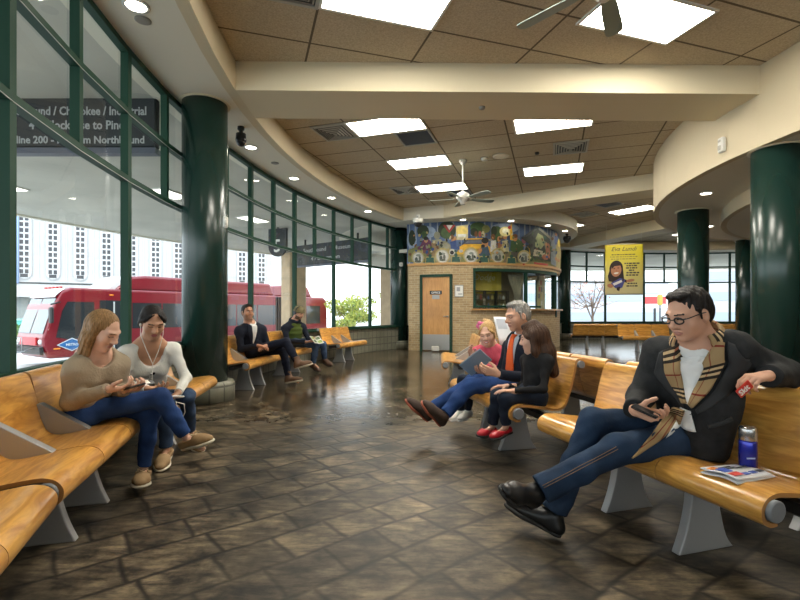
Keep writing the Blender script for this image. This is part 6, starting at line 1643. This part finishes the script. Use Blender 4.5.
tb, R = flat_thing('tablet', W(475.5,362.5,3.98), (-.62,.30,-.55), (-.75,-.3,.55), .235, .165, .014, mat('tablet_grey', (.20,.27,.34), .4), 'blue-grey tablet in a cover held by the grey-haired man', 'tablet', None, SCR, b=.006)
# 7 --- girl in pink
def hair_pg(hp, f, r, u, h, j):
    L = [(hp(0,-.075,.05), hp(0,-.10,.03), .05*h, .04*h, .03), (hp(-.01,-.07,.10), hp(.03,-.08,.12), .030*h, .024*h, .03)]
    for s in (-1, 1): L += [(hp(s*.02,.085,.080), hp(s*.074,.045,.022), .013*h, .012*h, .02), (hp(s*.078,.02,.0), hp(s*.076,.012,-.06), .010*h, .006*h, .02)]
    return L
pg = person('fair-haired girl in pink top with a pink hair bow, smiling beside the grey-haired man',
    dict(pel=Vector((.86,4.58,.50)), neck=(489,345,4.50), head=(487.5,333.5,4.46), rs=(477,352,4.50), ls=(501,352,4.52), re=(473,364,4.42), rw=(471,355,4.24), le=(500,368,4.40), lw=(480,366,4.25),
         rh=Vector((.80,4.60,.49)), lh=Vector((.90,4.52,.49)), rk=(462,380,4.50), lk=(470,381,4.42), ra=(461,412,4.52), la=(468,412,4.44), rt=(453,422,4.46), lt=(462,422,4.38)),
    SK_C, H_FAIR, cloth('pink_knit', (.62,.10,.15), b=(70,.5,.006)), D_DARK, M_WHITE, M_WHITE, sc=.70, hs=.90, face=(-.42,-.86,-.28), up=(-.12,0,1), female=False, hair=hair_pg, top_r=.85, bulk=.92, res=.008, hres=.0042, eyes='down', smile=True, lipc=(.50,.16,.15), shoe_len=.26,
    hands={'r': dict(d=(-.2,-.5,.8), n=(.3,-.8,.2), t=(.9,0,.2), c=(.3,.3,.3,.4)), 'l': dict(d=(-.7,-.6,.1), n=(0,0,-1), t=(-.5,.5,.3))})
S = pg
m = MB(); bc_ = S.hp(.062,-.02,.085)
for k in range(5):
    t = 2*PI*k/5; m.ball(bc_+S.r*.024*math.cos(t)+S.u*.024*math.sin(t), (.024,.020,.024), 10)
m.ball(bc_+S.f*.015, .014, 8, mi=1); m.build('hair_bow', [cloth('bow_pink', (.75,.18,.34)), cloth('bow_white', (.8,.6,.65))], S.root, S.base)
sheet(S, 'print', drape(S, [(-.05,-.14),(-.06,-.19)], [(.055,-.14),(.05,-.20)], 5, 6, .004), cloth('print_magenta', (.40,.03,.12)), S.top, .004)
# 8 --- girl in black cardigan with long brown hair
def hair_dg(hp, f, r, u, h, j):
    L = [(hp(0,-.05,.02), hp(0,-.085,-.12), .075*h, .065*h, .04), (hp(0,-.085,-.12), hp(0,-.11,-.29), .066*h, .045*h, .03), (hp(0,.055,.10), hp(0,-.02,.122), .034*h, .034*h, .03)]
    for s in (-1, 1): L += [(hp(s*.070,-.01,.04), hp(s*.074,.002,-.10), .030*h, .026*h, .03), (hp(s*.072,.0,-.10), hp(s*.070,-.03,-.21), .027*h, .018*h, .03), (hp(s*.02,.088,.080), hp(s*.074,.045,.02), .014*h, .016*h, .02)]
    return L
dg = person('girl with long brown hair in black cardigan and red shoes, turned to the tablet',
    dict(pel=Vector((1.02,3.58,.49)), neck=(538,352,3.60), head=(534,338.5,3.58), ls=(548,362,3.46), rs=(526,360,3.74), le=(543,389,3.40), lw=(513,391,3.42), re=(524,386,3.76), rw=(506,386,3.70),
         lh=Vector((1.02,3.51,.49)), rh=Vector((1.0,3.65,.49)), lk=(505,399,3.42), rk=(497,396,3.58), la=(506,427,3.44), ra=(492,427,3.60), lt=(493,436,3.38), rt=(480,434,3.52)),
    SK_C, H_BROWN, cloth('black_cardigan', (.010,.010,.011)), D_DARK, mat('red_patent', (.50,.015,.03), .3), C_SOLE, sc=.74, hs=.93, face=(-.90,.38,-.15), female=False, hair=hair_dg, top_r=.82, bulk=.90, res=.0085, hres=.0042, shoe_kind='flat', shoe_len=.25, lipc=(.48,.18,.15),
    hands={'l': dict(d=(-.95,0,.05), n=(0,0,-1), t=(-.1,.9,0), c=(.3,.3,.3,.3)), 'r': dict(d=(-.95,-.1,0), n=(0,0,-1), t=(0,-.9,0))})
S = dg
m = MB(); m.tube([S.j['neck']+S.rt*.070*math.cos(t)+S.fw*.074*math.sin(t)+S.up*.036 for t in [2*PI*i/18 for i in range(19)]], .013, 8); m.build('collar', C_SHIRT, S.root, S.base)
# ------------------------------------------------------------------ loose objects
# thermos, newspaper, sweet packet
sp = P(11.12+.0, 23.0); tx = W(748, 446, 2.02)
e = empty('thermos', Vector((tx.x, tx.y, .445)), 0, 'blue steel vacuum flask with silver lid standing on the plywood seat', 'flask')
m = MB(); m.lathe([(.030,0),(.034,.004),(.034,.125),(.032,.13)], n=32); m.build('body', mat('flask_blue', (.012,.022,.36), .25, .5, coat=.5), e)
m = MB(); m.lathe([(.0325,.13),(.034,.132),(.034,.178),(.031,.186),(.022,.188)], n=32); m.build('lid', mat('flask_steel', (.45,.45,.44), .25, .9), e)
m = MB(); m.box((-.012,-.0335,.06), (.035,.002,.006)); m.build('mark', mat('mark_pale', (.45,.5,.7), .4), e)
np_ = W(738, 471, 1.93); e = empty('newspaper', Vector((np_.x, np_.y, .452)), math.radians(22), 'folded newspaper with red and blue print lying by the blue flask', 'newspaper')
m = MB()
def nfold(u, v):
    t = u*2.0
    x = -.12+.24*(t if t <= 1 else 2-t); z = .004+.006*v + (.0 if t <= 1 else .022*(1-abs(x+.12)/.24*.6)); return Vector((x, -.075+.15*v, z + .006*math.sin(v*5)))
m.grid(nfold, 24, 8); o = m.build('pages', mat('newsprint', (.66,.67,.69), .7), e); md = o.modifiers.new('t','SOLIDIFY'); md.thickness = .005
m = MB()
for (x, y, w_, h_, mi) in ((-.085,-.045,.05,.03,0),(-.085,0,.05,.04,1),(-.03,-.05,.03,.02,1),(.02,-.045,.03,.02,1),(.07,-.04,.03,.02,2),(-.03,.02,.08,.008,2),(.05,.02,.06,.008,2),(-.03,.04,.08,.008,2),(-.09,.045,.04,.02,3)):
    m.box((x, y, .026-.0132*(x+.12)/.24+.006*(y+.075)/.15+.006*math.sin((y+.075)/.15*5)+.003), (w_,h_,.002), mi=mi)
m.build('print', [mat('ink_red', (.6,.06,.04), .6), mat('ink_blue', (.05,.10,.42), .6), mat('ink_black', (.06,.06,.07), .6), mat('ink_orange', (.75,.25,.04), .6)], o)
pkp = W(744.5, 389, 1.99); e = empty('sweet_packet', pkp, 0, 'small red sweet packet dangling from the hand on the bench back', 'packet')
R = Matrix.Rotation(-.75, 3, 'Y')@Matrix.Rotation(.1, 3, 'X')
m = MB(); m.rbox((0,0,0), (.072,.008,.042), .003, R); pc = m.build('wrapper', mat('packet_red', (.58,.035,.02), .35), e)
m = MB(); put_text(m, 'Skit', .034, R@Vector((-.032,-.0052,-.010)), R@Vector((1,0,0)), R@Vector((0,0,1)), depth=.001, bold=.001); m.build('lettering', mat('packet_white', (.8,.78,.72), .4), pc)
# pen on the far seat and paper by the grey-haired man
pn = W(464, 354.5, 7.0); m = MB(); m.tube([(-.16,.03,0),(.0,0,.006),(.16,-.03,0)], [.012,.016,.010], 8); o = m.build('umbrella', M_BLACK); o.location = (pn.x+.16, 7.25, .455); o.rotation_euler = (0,0,-.3); tag(o, 'slim folded black umbrella lying on the plywood seat behind the girls', 'umbrella')
leaflet('newspaper', W(509,331,4.75), .35, 1.15, .30, .30, 'white printed newspaper page held up behind the pink girl', 'newspaper', [(.68,.72,.78),(.45,.50,.58)], .1)
